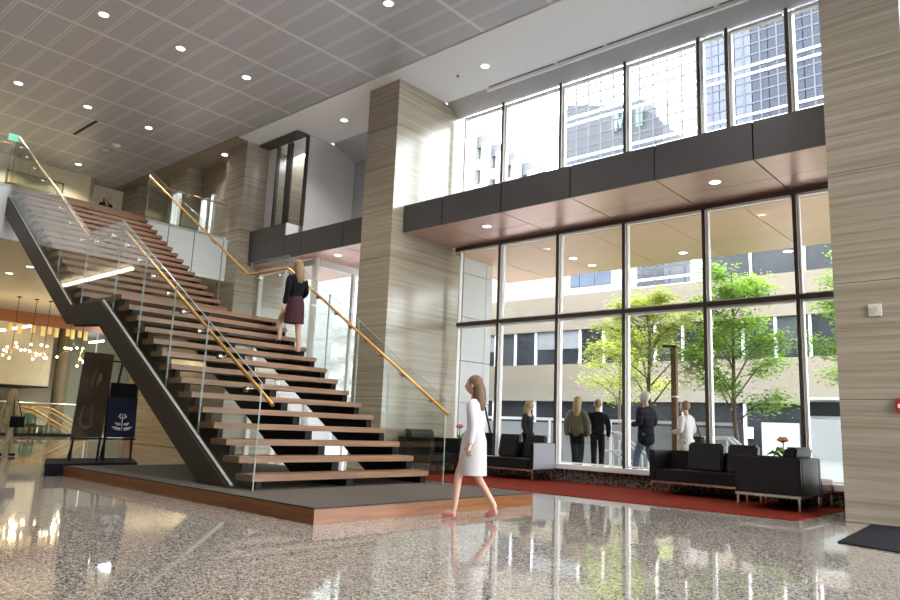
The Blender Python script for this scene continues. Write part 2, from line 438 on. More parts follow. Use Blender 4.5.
# plain glazed bays right of the last column
for a, b_ in ((-1.45, 1.6), (1.6, 4.7), (4.7, 8)):
    upper_window(k, a, b_); k += 1
    lower_window(k, a, b_); k += 1
struct(f'trim_{n}', MB().box(-1.49, 8, 12.44, YW + .3, 5.1, 5.88), M['fascia']); n += 1
struct(f'trim_{n}', MB().box(-1.49, 8, 12.6, 12.95, -.1, .345), M['kerb']); n += 1

# ------------------------------------------------------------------ inner canopy (bronze fascia, copper soffit)
JX = [-11.26, -10.08, -8.49, -6.88, -5.21, -3.58, -2.49]
t = thing('entrance_canopy', 'bronze canopy box with copper soffit along the window wall', 'canopy', (-6.9, 11.7, 5.24))
obj('core', box(-11.25, -2.5, 10.9, 12.6, 5.26, 5.84), M['dark'], t)
for a, b_ in zip(JX, JX[1:]):
    obj('fascia_panel', box(a + .012, b_ - .012, 10.86, 10.9, 5.24, 5.86), M['fascia'], t)
    obj('soffit_panel', box(a + .012, b_ - .012, 10.9, 11.87, 5.24, 5.26), M['copper'], t)
    obj('soffit_panel', box(a + .012, b_ - .012, 11.885, 12.6, 5.24, 5.26), M['copper'], t)
obj('top_panel', box(-11.25, -2.5, 10.9, 12.62, 5.84, 5.86), M['fascia'], t)

# ------------------------------------------------------------------ left bay: entrance vestibule
t = thing('vestibule_canopy', 'bronze entrance canopy box left of the tall limestone column', 'canopy', (-14.9, 11.6, 5.2))
obj('core', box(-17.47, -12.29, 10.9, 13.4, 5.22, 5.82), M['dark'], t)
for a, b_ in ((-17.47, -15.75), (-15.75, -15.0), (-15.0, -13.35), (-13.35, -12.29)):
    obj('fascia_panel', box(a + .012, b_ - .012, 10.86, 10.9, 5.2, 5.84), M['fascia'], t)
    obj('soffit_panel', box(a + .012, b_ - .012, 10.9, 12.2, 5.2, 5.22), M['copper'], t)
    obj('soffit_panel', box(a + .012, b_ - .012, 12.215, 13.4, 5.2, 5.22), M['copper'], t)
obj('top_panel', box(-17.47, -12.29, 10.9, 13.4, 5.82, 5.845), M['white'], t)

t = thing('glass_vestibule', 'glazed entrance vestibule with steel corner post seen through the stair', 'vestibule', (-16, 12, 0))
obj('corner_post', MB().tube([(-14.9, 11.3, 0), (-14.9, 11.3, 5.2)], .09, 20), M['alu'], t, smooth=True)
obj('head_beam', box(-14.98, -14.82, 11.38, 14, 4.98, 5.16), M['white'], t)
obj('head_beam', box(-17.47, -14.98, 11.24, 11.36, 5.0, 5.16), M['alu'], t)
for x in (-17.4, -16.2):
    obj('mullion', box(x - .04, x + .04, 11.24, 11.36, 0, 5.0), M['alu'], t)
for a, b_ in ((-17.36, -16.24), (-16.16, -14.98)):
    obj('pane', box(a, b_, 11.29, 11.305, .05, 5.0), M['glass'], t)
for y in (12.6, 14):
    obj('mullion', box(-14.95, -14.85, y - .04, y + .04, 0, 4.98), M['alu'], t)
for a, b_ in ((11.4, 12.55), (12.65, 13.95)):
    obj('pane', box(-14.91, -14.895, a, b_, .05, 4.98), M['glass'], t)

t = thing('upper_glass_box', 'glazed box with white metal side above the vestibule canopy', 'glass bay', (-16.5, 12, 5.9))
obj('raised_band', box(-17.47, -15.78, 10.86, 11.26, 5.85, 6.2), M['fascia'], t)
obj('band_end_lit', box(-15.78, -15.75, 10.87, 11.26, 5.85, 6.2), M['white'], t)  # white plate puts the daylight on the band end into the colour
obj('corner_post', box(-15.72, -15.65, 11.26, 11.33, 6.2, 8.8), M['dkalu'], t)
obj('white_post', box(-17.46, -17.1, 11.26, 11.36, 6.2, 8.78), M['white'], t)
for x in (-17.06, -16.55, -16.42):
    obj('mullion', box(x - .022, x + .022, 11.26, 11.36, 6.2, 8.78), M['dkalu'], t)
obj('pane', box(-17.03, -16.58, 11.3, 11.315, 6.2, 8.7), M['glass'], t)
obj('pane', box(-16.39, -15.73, 11.3, 11.315, 6.2, 8.7), M['glass'], t)
obj('head_panel', box(-17.46, -15.65, 10.9, 11.26, 8.76, 8.82), M['fascia'], t)
obj('side_panel', box(-15.69, -15.64, 11.34, 13.0, 5.85, 8.81), pm('satin white metal', (.82, .82, .83), .28, .25), t)
struct('wall_left', box(-15.64, -12.2, 13.0, 13.15, 5.86, CZ), pm('blue grey panel', (.4, .41, .45), .4))
struct('wall_stair', box(-17.46, -15.7, 12.6, 12.75, 5.86, CZ), M['stone'])

# ------------------------------------------------------------------ mezzanine slab and rooms
t = thing('mezzanine_slab', 'white edged mezzanine floor slab at the top of the stair', 'mezzanine', (-25, 4, 4.77))
obj('edge_panel', box(SX - .06, SX, -12, 10.8, 4.77, 5.95), M['bright_white'], t)
obj('slab', box(-31.2, SX - .06, -12, 10.5, 4.95, FZ - .02), M['white'], t)
obj('slab', box(-31.2, -18.55, 10.5, 12.6, 4.95, FZ - .02), M['white'], t)
obj('soffit', box(-31.2, SX - .06, -12, 10.5, 4.77, 4.95), M['soffit_tan'], t)
obj('soffit', box(-31.2, -18.55, 10.5, 12.6, 4.77, 4.95), M['soffit_tan'], t)
obj('flooring', box(-31.2, SX - .1, -12, 10.5, FZ - .02, FZ), M['carpet'], t)
struct('wall_back', box(-24.95, -24.75, -12, 9.12, FZ, CZ), M['cream'])
struct('wall_return', box(-25.5, -24.75, 9.12, 9.25, FZ, CZ), M['tan_ceiling'])
struct('wall_alcove', box(-25.7, -25.5, 9.1, 10.6, FZ, CZ), M['cream'])
struct('wall_pier', box(-25.5, -24.3, 10.55, 12.6, FZ, CZ), M['stone'])
struct('wall_far', box(-24.3, -22.0, 12.0, 12.2, FZ, CZ), M['cream'])
struct('wall_corner', box(-22.0, -20.93, 10.56, 12.6, FZ, CZ), M['stone'])
struct('wall_passage', MB().box(-20.93, -19.35, 11.1, 11.3, FZ, CZ).box(-19.35, -18.5, 11.1, 11.3, FZ + 2.2, CZ), M['stone'])
struct('door_1', box(-19.35, -18.5, 11.35, 11.4, FZ, FZ + 2.2), M['dark'])

# white lit frames on the upper floor
for x, y, w_, h_, lab in ((-20.3, 10.0, .4, 1.6, 'tall white lit panel behind the glass balustrade near the stair head'),
                          (-19.2, 10.35, .3, 1.3, 'narrow white lit panel behind the balustrade next to the column'),
                          (-18.75, 10.35, .12, 1.35, 'slim white post panel beside the limestone column upstairs')):
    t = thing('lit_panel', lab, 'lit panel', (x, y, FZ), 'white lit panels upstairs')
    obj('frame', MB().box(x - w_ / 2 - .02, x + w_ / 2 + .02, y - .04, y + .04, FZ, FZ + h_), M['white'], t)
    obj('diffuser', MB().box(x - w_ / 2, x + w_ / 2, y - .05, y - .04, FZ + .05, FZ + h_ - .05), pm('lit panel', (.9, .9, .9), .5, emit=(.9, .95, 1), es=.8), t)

t = thing('wall_picture', 'dark framed picture on the cream wall at the stair head', 'picture', (-24.74, 7.85, FZ + 1.3))
obj('frame', box(-24.75, -24.71, 6.6, 8.3, 7.9, 8.35), pm('dark frame', (.1, .075, .03), .4), t, bevel=.008)
obj('canvas', box(-24.712, -24.7, 6.66, 8.24, 7.95, 8.3), pm('olive canvas', (.33, .27, .12), .6, var=.3, vscale=5), t)

# glass balustrade on the slab edge
def glass_poly(mb, pts, y0, y1): mb.prism(pts, 'y', y0, y1, 0, 1)
def balustrade(label, y0, y1, nump):
    t = thing('glass_balustrade', label, 'balustrade', (SX - .03, (y0 + y1) / 2, 5.95))
    d = (y1 - y0) / nump
    for i in range(nump):
        a, b_ = y0 + i * d + .01, y0 + (i + 1) * d - .01
        obj('glass_panel', MB().prism([(a, 5.95), (b_, 5.95), (b_, 7.12), (a, 7.12)], 'x', SX - .05, SX - .035, 0, 1), [M['rail_glass'], M['edge']], t)
    for i in range(nump):
        y = y0 + (i + .5) * d
        p = obj('bracket', MB().tube([(SX - .04, y, 6.98), (SX - .1, y, 6.98)], .03, 12), M['chrome'], t)
    obj('handrail', MB().tube([(SX - .12, y0, 7.0), (SX - .12, y1, 7.0)], .022, 12), M['brass'], t, smooth=True)
balustrade('glass balustrade on the white mezzanine edge right of the stair head', 8.14, 10.45, 3)
balustrade('glass balustrade on the mezzanine edge at the left picture edge', 2.2, 4.88, 2)

t = thing('exit_sign', 'small green lit exit sign on the glass at the upper left stair end', 'exit sign', (-18.08, 4.87, 7.05))
obj('case', box(-18.1, -18.07, 4.76, 4.97, 7.06, 7.22), M['white'], t)
obj('face', box(-18.07, -18.062, 4.775, 4.955, 7.075, 7.205), pm('exit green', (.05, .4, .25), .4, emit=(.2, .9, .6), es=.7), t)
obj('arrow', MB().prism([(4.8, 7.14), (4.85, 7.18), (4.85, 7.155), (4.93, 7.155), (4.93, 7.125), (4.85, 7.125), (4.85, 7.1)], 'x', -18.062, -18.058), M['white'], t)
obj('clamp', box(-18.105, -18.06, 4.83, 4.87, 7.0, 7.06), M['chrome'], t)

# ------------------------------------------------------------------ stair
YL, YR = 4.99, 8.03
RI, RU, X1, Z1 = .1975, .319, -7.494, .331
T1 = [(X1 - RU * i, Z1 + RI * i) for i in range(13)]
LZ = Z1 + RI * 13; LX0 = X1 - RU * 13; LXE = -13.236
T2 = [(LXE - .299 * i, LZ + .187 * (i + 1)) for i in range(16)]
st = thing('staircase', 'open riser walnut staircase with glass sides and brass handrails', 'staircase', (-11, 6.5, .156))
TH = .075
for X, Z in T1:
    obj('tread', MB().box(X - RU - .05, X - .012, YL, YR, Z - .012, Z).box(X - .012, X, YL, YR, Z - TH, Z).box(X - RU - .05, X - .012, YL, YR, Z - TH, Z - .012), M['tread'], st)
obj('landing', box(LXE - .05, LX0, YL, YR, LZ - TH, LZ), M['tread'], st)
for X, Z in T2:
    obj('tread', box(X - .35, X, YL, YR, Z - TH, Z), M['tread'], st)
obj('top_nosing', box(SX - .02, SX + .03, YL, 8.1, FZ - .16, FZ), M['tread'], st)

def stringer_poly(side=0):
    """stepped carriage under the treads, in the XZ plane"""
    p = []
    for i, (X, Z) in enumerate(T1):
        zb = .158 if i == 0 else T1[i - 1][1]
        p += [(X - .025, zb - (0 if i == 0 else TH)), (X - .025, Z - TH)]
    p += [(LX0 - .025, T1[-1][1] - TH), (LX0 - .025, LZ - TH)]
    zp = LZ
    for X, Z in T2:
        p += [(X - .025, zp - TH), (X - .025, Z - TH)]; zp = Z
    p += [(SX, zp - TH), (SX, 5.1), (-13.62, 2.5), (-12.28, 2.42), (-8.6, .158)]
    return p
SP = stringer_poly()
def prismY(poly, a, b_):
    me = MB(); me.prism(poly, 'y', a, b_); return me
for a, b_ in ((5.06, 5.14), (6.46, 6.58), (7.9, 8.01)):
    obj('carriage', prismY(SP, a, b_), M['black_steel'], st)
# outer left plate that carries the glass
plate = [(-7.9, 0.1585), (-12.27, 2.83), (-13.58, 2.86), (-18.04, 5.72), (-18.04, 5.28), (-13.62, 2.52), (-12.29, 2.45), (-8.6, 0.1585)]
obj('stringer', prismY(plate, 4.915, 5.03), M['steel_dark'], st, bevel=.006)
obj('glass_shoe', MB().tube([(-7.87, 4.965, .18), (-12.25, 4.965, 2.84)], .018, 6).tube([(-13.6, 4.965, 2.87), (-18.04, 4.965, 5.73)], .018, 6), M['alu'], st)

GJ = [-7.42, -8.8, -9.8, -10.84, -11.86, -13.2, -14.5, -15.78, -17.04, -18.2]
def gtop(x):
    if x > -11.86: return 4.17 - .62 * (x + 11.86)
    if x > -13.2: return 4.17
    return 4.17 + .62 * (-13.2 - x)
def gbot(x):
    if x > -7.9: return 0.1585
    if x > -12.27: return 0.1585 + (2.83 - 0.1585) * (-7.9 - x) / 4.37
    if x > -13.58: return 2.83 + .03 * (-12.27 - x) / 1.31
    return 2.86 + (5.72 - 2.86) * (-13.58 - x) / 4.46
for a, b_ in zip(GJ, GJ[1:]):
    a -= .009; b_ += .009
    xs = sorted({a, b_} | {x for x in (-7.9, -12.27, -13.58, -11.86, -13.2) if b_ < x < a}, reverse=True)
    poly = [(x, gbot(x) - .004) for x in xs] + [(x, gtop(x)) for x in reversed(xs)]
    obj('glass_panel', MB().prism(poly, 'y', 4.957, 4.975, 0, 1), [M['rail_glass'], M['edge']], st)
RAILL = [(-18.4, 5.07, 7.3), (-13.33, 5.07, 4.03), (-12.0, 5.07, 4.03), (-7.32, 5.07, 1.16)]
RAILR = [(-17.73, 7.95, 7.05), (-12.69, 7.95, 3.88), (-11.32, 7.95, 3.86), (-7.06, 7.95, 1.16)]
def rail(pts, name='handrail'):
    q = []
    P = [Vector(p) for p in pts]
    for i, p in enumerate(P):
        if 0 < i < len(P) - 1:
            a = (P[i - 1] - p).normalized() * .07; c = (P[i + 1] - p).normalized() * .07
            q += [p + a, p + a * .35 + c * .35, p + c]
        else: q.append(p)
    return obj(name, MB().tube(q, .024, 14), M['brass'], st, smooth=True)
RLo = rail(RAILL); RRo = rail(RAILR)
def railz(pts, x):
    for p, q in zip(pts, pts[1:]):
        if q[0] >= x >= p[0]: return p[2] + (q[2] - p[2]) * (x - p[0]) / (q[0] - p[0])
    return pts[0][2]
def bracket(par, x, yr, yg, z):
    s_ = 1 if yg > yr else -1
    m_ = MB().tube([(x, yr, z - .02), (x, yr + s_ * .005, z - .075), (x, yg - s_ * .012, z - .085)], .009, 8)
    m_.tube([(x, yg - s_ * .022, z - .085), (x, yg + s_ * .016, z - .085)], .038, 14)
    obj('bracket', m_, M['chrome'], par, smooth=True)
GR = [-7.21, -8.5, -9.3, -10.15, -11.45, -12.78, -14.0, -15.3, -16.6, -18.02]
for a, b_ in zip(GJ, GJ[1:]):
    for t_ in (.25, .75):
        x = a + (b_ - a) * t_
        if x > -18: bracket(RLo, x, 5.07, 4.966, railz(RAILL, x))
def rgtop(x):
    if x > -11.55: return 1.37 + .645 * (-7.21 - x)
    if x > -12.9: return 4.17
    return 4.17 + .615 * (-12.9 - x)
def rgbot(x):
    if x > -7.55: return 0.1585
    if x > -11.7: return max(0.1585, Z1 - .12 + RI / RU * (X1 - x) - .12)
    if x > -13.2: return LZ - .15
    return LZ - .1 + .625 * (-13.2 - x)
for a, b_ in zip(GR, GR[1:]):
    a -= .009; b_ += .009
    xs = sorted({a, b_} | {x for x in (-7.55, -11.7, -13.2, -11.55, -12.9) if b_ < x < a}, reverse=True)
    poly = [(x, rgbot(x)) for x in xs] + [(x, rgtop(x)) for x in reversed(xs)]
    obj('glass_panel', MB().prism(poly, 'y', 8.05, 8.068, 0, 1), [M['rail_glass'], M['edge']], st)
    for t_ in (.25, .75):
        x = a + (b_ - a) * t_
        if x > -17.7: bracket(RRo, x, 7.95, 8.058, railz(RAILR, x))
# point fixings of the right glass under each tread end
for X, Z in T1 + T2:
    obj('standoff', MB().tube([(X - .12, 7.97, Z - .12), (X - .12, 8.045, Z - .12)], .022, 12), M['chrome'], st, smooth=True)

# plinth below the stair
t = thing('stair_plinth', 'low carpeted plinth with orange wood edge under the staircase', 'plinth', (-8.86, 6.4, 0))
px0, px1, py0, py1 = -11.97, -5.755, 4.566, 8.24
obj('carpet_top', box(px0 + .02, px1 - .02, py0 + .02, py1 - .02, .01, .156), M['carpet'], t)
obj('side_board', box(px0, px1, py0, py0 + .02, 0, .1), M['plinth_wood'], t)
obj('side_board', box(px1 - .02, px1, py0 + .02, py1, 0, .1), M['plinth_wood_y'], t)
obj('side_board', box(px0, px1 - .02, py1 - .02, py1, 0, .1), M['plinth_wood'], t)
obj('lip', box(px0, px1 + .008, py0 - .008, py0 + .02, .1, .145), M['plinth_wood'], t)
obj('lip', box(px1 - .02, px1 + .008, py0 + .02, py1, .1, .145), M['plinth_wood_y'], t)
obj('edge_strip', MB().box(px0, px1 + .004, py0 - .004, py0 + .022, .145, 0.1585).box(px1 - .022, px1 + .004, py0 + .022, py1, .145, 0.1585), M['dark'], t)

t = thing('display_platform', 'low black platform behind the stair plinth carrying two poster easels', 'platform', (-12.8, 5.0, 0))
PF = [(-11.985, 4.3), (-11.985, 5.72), (-13.3, 6.25), (-13.3, 4.79)]
obj('base', MB().prism(PF, 'z', 0, .14), M['platform'], t)
obj('top_board', MB().prism([(a + (.004 if a > -12 else -.01), b_ + (-.01 if b_ < 5 else .01)) for a, b_ in PF], 'z', .14, .185), M['platform'], t)

# ------------------------------------------------------------------ easels and posters
def easel(label, y0, y1, lean):
    t = thing('easel', label, 'easel', (-12.6, (y0 + y1) / 2, .185))
    zt = 1.95
    for y in (y0 + .03, y1 - .03):
        obj('leg', MB().tube([(-12.45, y, .187), (-12.62, y + lean, zt)], .02, 8), M['black_steel'], t)
    obj('leg', MB().tube([(-13.1, (y0 + y1) / 2, .187), (-12.66, (y0 + y1) / 2 + lean, zt - .1)], .02, 8), M['black_steel'], t)
    obj('ledge', box(-12.47, -12.4, y0, y1, .54, .57), M['black_steel'], t)
    obj('crossbar', MB().tube([(-12.62, y0 + .03 + lean, zt - .08), (-12.62, y1 - .03 + lean, zt - .08)], .015, 8), M['black_steel'], t)
    return t
easel('black easel holding the brown poster, left of the navy one', 4.8, 5.29, .1)
easel('black easel holding the navy poster beside the stair stringer', 5.33, 5.85, 0)
def shear(y0, y1, z0, z1, x0, x1, lean):
    xb = lambda z: -12.42 - .12 * (z - .58) / 1.4
    m_ = MB(); v = []
    for d in (0, -.02):
        for (y, z) in ((y0, z0), (y1, z0), (y1, z1), (y0, z1)):
            v.append((xb(z) + d, y + lean * (z - z0) / 1.4, z))
    return m_.add(v, [(0, 1, 2, 3), (7, 6, 5, 4), (0, 4, 5, 1), (1, 5, 6, 2), (2, 6, 7, 3), (3, 7, 4, 0)])
t = thing('poster', 'tall dark brown poster with faint gold figure on an easel', 'poster', (-12.45, 5.05, .58))
obj('board', shear(4.79, 5.28, .58, 1.98, 0, 0, .1), pm('brown poster', (.05, .034, .02), .85, spec=.15, var=.35, vscale=2.5), t)
xb = lambda z: -12.42 - .12 * (z - .58) / 1.4
def mark(pts, r, mat, par, name='printed_figure', n=6):
    m_ = MB(); m_.tube([(xb(z) + .002, y, z) for y, z in pts], r, n); return obj(name, m_, mat, par)
gm = pm('faded gold print', (.12, .08, .035), .8); gm2 = pm('dim brown print', (.085, .06, .036), .8)
mark([(5.13, 1.42), (5.15, 1.5), (5.165, 1.58), (5.17, 1.64)], [.012, .04, .045, .012], gm, t)
mark([(5.06, 1.38), (5.05, 1.5), (5.08, 1.64), (5.12, 1.72)], [.006, .016, .018, .006], gm2, t)
mark([(4.95, 1.1), (4.92, .98), (4.9, .86), (4.93, .75), (5.0, .71), (5.07, .75), (5.08, .86), (5.07, .98), (5.09, 1.12)], [.006, .014, .018, .024, .028, .024, .016, .012, .005], gm2, t)
mark([(4.96, .76), (5.0, .74), (5.04, .76)], [.008, .018, .008], gm, t)
t = thing('poster', 'navy poster with white symmetrical emblem on an easel', 'poster', (-12.45, 5.6, .58))
obj('board', shear(5.34, 5.84, .58, 1.25, 0, 0, 0), pm('navy poster', (.014, .016, .036), .85, spec=.15, var=.2, vscale=3), t)
obj('photo_print', shear(5.36, 5.83, 1.25, 1.5, 0, 0, .03), pm('black print', (.004, .004, .005), .7, spec=.1), t)
wmk = pm('white print', (.5, .48, .46), .5)
for sgn in (-1, 1):
    c0 = 5.6
    mark([(c0 + sgn * .03, .72), (c0 + sgn * .1, .73), (c0 + sgn * .17, .76)], [.026, .03, .006], wmk, t, 'printed_emblem')
    mark([(c0 + sgn * .03, .8), (c0 + sgn * .08, .8), (c0 + sgn * .12, .83)], [.02, .028, .006], wmk, t, 'printed_emblem')
    mark([(c0 + sgn * .02, .9), (c0 + sgn * .06, .93), (c0 + sgn * .03, .98)], [.012, .02, .006], wmk, t, 'printed_emblem')
mark([(5.6, .7), (5.6, .85), (5.6, .98)], [.006, .012, .005], wmk, t, 'printed_emblem')

# ------------------------------------------------------------------ carpet, mat
t = tag(obj('carpet_runner', box(-11.24, -2.88, 9.9, 12.58, .001, .012), M['red_carpet']), 'long red carpet under the sofas along the window wall', 'carpet')
MAT = MB().prism([(-2.03, 8.25), (-.6, 7.75), (-.6, 10.4), (-2.17, 10.45)], 'z', .001, .014)
tag(obj('floor_mat', MAT, M['mat']), 'charcoal entrance mat on the granite floor at the lower right', 'mat')

# ------------------------------------------------------------------ seating
def cushion(mb, x0, x1, y0, y1, z0, z1, lean=0, axis='y'):
    """back cushion: soft block leaning back by `lean`"""
    v = [(x, y, z) for z in (z0, z1) for y in (y0, y1) for x in (x0, x1)]
    if axis == 'y': v = [(x, y + (lean if z == z1 else 0), z) for x, y, z in v]
    else: v = [(x + (lean if z == z1 else 0), y, z) for x, y, z in v]
    return mb.add(v, [(0, 2, 3, 1), (4, 5, 7, 6), (0, 1, 5, 4), (2, 6, 7, 3), (0, 4, 6, 2), (1, 3, 7, 5)])
def sofa(label, x0, x1, y0, y1, arms, cush, bk=None):
    """faces -Y, back towards the window"""
    t = thing('sofa', label, 'sofa', ((x0 + x1) / 2, (y0 + y1) / 2, .012))
    a0 = x0 + (.1 if 'l' in arms else 0); a1 = x1 - (.1 if 'r' in arms else 0)
    obj('seat', box(a0, a1, y0 + .01, y1 - .12, .235, .425), M['leather'], t, bevel=.018, smooth=True)
    obj('backrest', box(bk or a0, a1, y1 - .12, y1, .235, .74), M['leather'], t, bevel=.018, smooth=True)
    if 'l' in arms: obj('armrest', box(x0, x0 + .098, y0, y1, .235, .745), M['leather'], t, bevel=.014, smooth=True)
    if 'r' in arms: obj('armrest', box(x1 - .098, x1, y0, y1, .235, .745), M['leather'], t, bevel=.014, smooth=True)
    if arms == 'r': obj('side_panel', box(x1, x1 + .012, y0 + .01, y1 - .01, .24, .735), pm('leather reflection grey', (.3, .3, .33), .3), t, bevel=.003)  # grey plate over the leather; its bright reflection is put into the colour
    for c0, c1 in cush:
        obj('back_cushion', cushion(MB(), c0, c1, y1 - .33, y1 - .16, .43, .89, .1), M['leather'], t, bevel=.03, smooth=True)
    obj('frame', MB().box(x0 + .02, x1 - .02, y0 + .02, y0 + .06, .195, .232).box(x0 + .02, x1 - .02, y1 - .06, y1 - .02, .195, .232).box(x0 + .02, x0 + .06, y0 + .06, y1 - .06, .195, .232).box(x1 - .06, x1 - .02, y0 + .06, y1 - .06, .195, .232), M['chrome'], t)
    for x in (x0 + .04, x1 - .04):
        for y in (y0 + .04, y1 - .04):
            obj('leg', box(x - .015, x + .015, y - .015, y + .015, .013, .195), M['chrome'], t)
    return t
sofa('long black leather sofa with two back cushions before the right windows', -5.79, -4.12, 11.76, 12.5, 'l', [(-5.3, -4.7), (-4.62, -4.14)])
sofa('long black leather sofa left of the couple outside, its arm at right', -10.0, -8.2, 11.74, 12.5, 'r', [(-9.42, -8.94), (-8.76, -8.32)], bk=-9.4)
def armchair(label, x0, x1, y0, y1, d):
    """d=-1: faces -X with its back on the +X side; d=1: faces +X"""
    t = thing('armchair', label, 'armchair', ((x0 + x1) / 2, (y0 + y1) / 2, .012))
    bx = (x1 - .12, x1) if d < 0 else (x0, x0 + .12)
    sx_ = (x0 + .01, x1 - .12) if d < 0 else (x0 + .12, x1 - .01)
    obj('seat', box(*sx_, y0 + .1, y1 - .1, .235, .425), M['leather'], t, bevel=.018, smooth=True)
    obj('backrest', box(*bx, y0 + .1, y1 - .1, .235, .745), M['leather'], t, bevel=.014, smooth=True)
    obj('armrest', box(x0, x1, y0, y0 + .098, .235, .745), M['leather'], t, bevel=.014, smooth=True)
    obj('armrest', box(x0, x1, y1 - .098, y1, .235, .745), M['leather'], t, bevel=.014, smooth=True)
    if d < 0: cu = cushion(MB(), x1 - .33, x1 - .16, y0 + .12, y1 - .12, .43, .9, .1, 'x')
    else: cu = cushion(MB(), x0 + .16, x0 + .34, y0 + .12, y1 - .12, .43, .91, -.12, 'x')
    obj('back_cushion', cu, M['leather'], t, bevel=.03, smooth=True)
    obj('frame', MB().box(x0 + .0, x1 - .0, y0 + .0, y0 + .05, .195, .232).box(x0, x1, y1 - .05, y1, .195, .232).box(x0, x0 + .05, y0 + .05, y1 - .05, .195, .232).box(x1 - .05, x1, y0 + .05, y1 - .05, .195, .232), M['chrome'], t)
    for x in (x0 + .03, x1 - .03):
        for y in (y0 + .03, y1 - .03):
            obj('leg', box(x - .015, x + .015, y - .015, y + .015, .013, .195), M['chrome'], t)
    return t
armchair('black leather armchair turned side on, in front of the right sofa', -4.01, -3.11, 10.9, 11.92, -1)
armchair('black leather armchair seen past the bottom steps of the stair', -11.1, -10.15, 10.9, 11.9, 1)
def corner_table(label, x0, x1, y0, y1):
    t = thing('corner_table', label, 'side table', ((x0 + x1) / 2, (y0 + y1) / 2, .012))
    obj('tabletop', box(x0, x1, y0, y1, .235, .42), pm('maroon lacquer', (.16, .07, .055), .25), t, bevel=.006)
    obj('frame', MB().box(x0, x1, y0, y0 + .04, .195, .234).box(x0, x1, y1 - .04, y1, .195, .234).box(x0, x0 + .04, y0 + .04, y1 - .04, .195, .234).box(x1 - .04, x1, y0 + .04, y1 - .04, .195, .234), M['chrome'], t)
    for x in (x0 + .02, x1 - .02):
        for y in (y0 + .02, y1 - .02): obj('leg', box(x - .015, x + .015, y - .015, y + .015, .013, .195), M['chrome'], t)
corner_table('low maroon corner table behind the right armchair', -3.95, -3.11, 11.95, 12.54)
corner_table('low maroon corner table between the left armchair and left sofa', -10.95, -10.06, 11.95, 12.54)
def bloom(label, x, y, z, seed):
    R = random.Random(seed)
    t = thing('potted_flower', label, 'potted flower', (x, y, z))
    obj('pot', MB().lathe([(.05, 0), (.075, .01), (.085, .15), (.075, .17)], (x, y, z), 16), pm('stone pot', (.22, .19, .15), .6), t, smooth=True)
    obj('stem', MB().tube([(x, y, z + .12), (x + .01, y, z + .35), (x, y + .01, z + .55)], .009, 8), pm('stem', (.12, .2, .05), .6), t)
    for i in range(9):
        a = i * 2.4; l = R.uniform(.16, .26); h = R.uniform(.18, .36)
        p = [Vector((x, y, z + h)), Vector((x + math.cos(a) * l * .6, y + math.sin(a) * l * .6, z + h + .09)), Vector((x + math.cos(a) * l, y + math.sin(a) * l, z + h + .03))]
        obj('leaf', MB().tube(p, [.008, .03, .003], 6), M['leaf_g'], t)
    pm_ = pm('orange petal', (.5, .16, .06), .5)
    for i in range(8):
        a = i * PI / 4; l = .07
        obj('petal', MB().tube([(x, y, z + .54), (x + math.cos(a) * l, y + math.sin(a) * l, z + .58), (x + math.cos(a) * l * .6, y + math.sin(a) * l * .6, z + .63)], [.012, .032, .004], 6), pm_, t)
bloom('orange flower in a stone pot on the left corner table', -10.5, 12.2, .42, 3)
bloom('orange flower in a stone pot behind the right armchair', -3.72, 12.2, .42, 5)

# ------------------------------------------------------------------ ceiling fittings
def pxray(x, y):
    d = fw + rr * ((x - 450) / f_px) - uu * ((y - 300) / f_px)
    return d
def atY(x, y, Y): d = pxray(x, y); return Vector((0, 0, 1)) + d * (Y / d.y)
def atX(x, y, X): d = pxray(x, y); return Vector((0, 0, 1)) + d * (X / d.x)
def atZ(x, y, Z): d = pxray(x, y); return Vector((0, 0, 1)) + d * ((Z - 1) / d.z)

def downlight_proto(label, group, x, y, z, r=.11):
    t = thing('downlight', label, 'ceiling light', (x, y, z), group)
    m_ = MB()
    ring = []
    n_ = 24
    vs = []; fs = []
    for rad, dz in ((r, -.012), (r * .8, -.014), (r * .8, -.004), (r, -.001)):
        for k_ in range(n_): a = 2 * PI * k_ / n_; vs.append((x + rad * math.cos(a), y + rad * math.sin(a), z + dz))
    for q in range(4):
        for k_ in range(n_):
            j = (k_ + 1) % n_; q2 = (q + 1) % 4
            fs.append((q * n_ + k_, q * n_ + j, q2 * n_ + j, q2 * n_ + k_))
    obj('trim_ring', m_.add(vs, fs), M['white'], t)
    obj('lens', MB().tube([(x, y, z - .007), (x, y, z - .002)], r * .79, 24), M['lamp'], t)
    return t
def spot(x, y, z, power, col=(1, .94, .87), angle=130, blend=.8, size=.05):
    l = bpy.data.lights.new('lamp', 'SPOT'); l.energy = power; l.color = col; l.spot_size = math.radians(angle); l.spot_blend = blend; l.shadow_soft_size = size
    o = bpy.data.objects.new('lamp', l); COL.objects.link(o); o.location = (x, y, z)
    return o
SPOT = 230
G1 = 'recessed downlights in the metal ceiling'
rows = [(-14.13, 5.03, 'downlight in the metal ceiling, uppermost in the row above mid stair'),
        (-14.13, 6.67, 'downlight in the metal ceiling, second of three above mid stair'),
        (-14.13, 8.31, 'downlight in the metal ceiling, nearest the tall limestone column'),
        (-9.31, 8.29, 'large looking downlight at the top edge of the picture'),
        (-18.97, 5.03, 'downlight in the metal ceiling at the far left, above the glass top'),
        (-18.97, 6.67, 'downlight beside the black ceiling slot, middle of the stair head row'),
        (-18.97, 8.31, 'downlight of the stair head row nearest the limestone walls'),
        (-23.8, 8.32, 'farthest downlight, close to the cream wall at the stair head')]
dl0 = None
for x, y, lab in rows:
    if dl0 is None: dl0 = downlight_proto(lab, G1, x, y, CZ)
    else: dup(dl0, (x, y, CZ), label=lab)
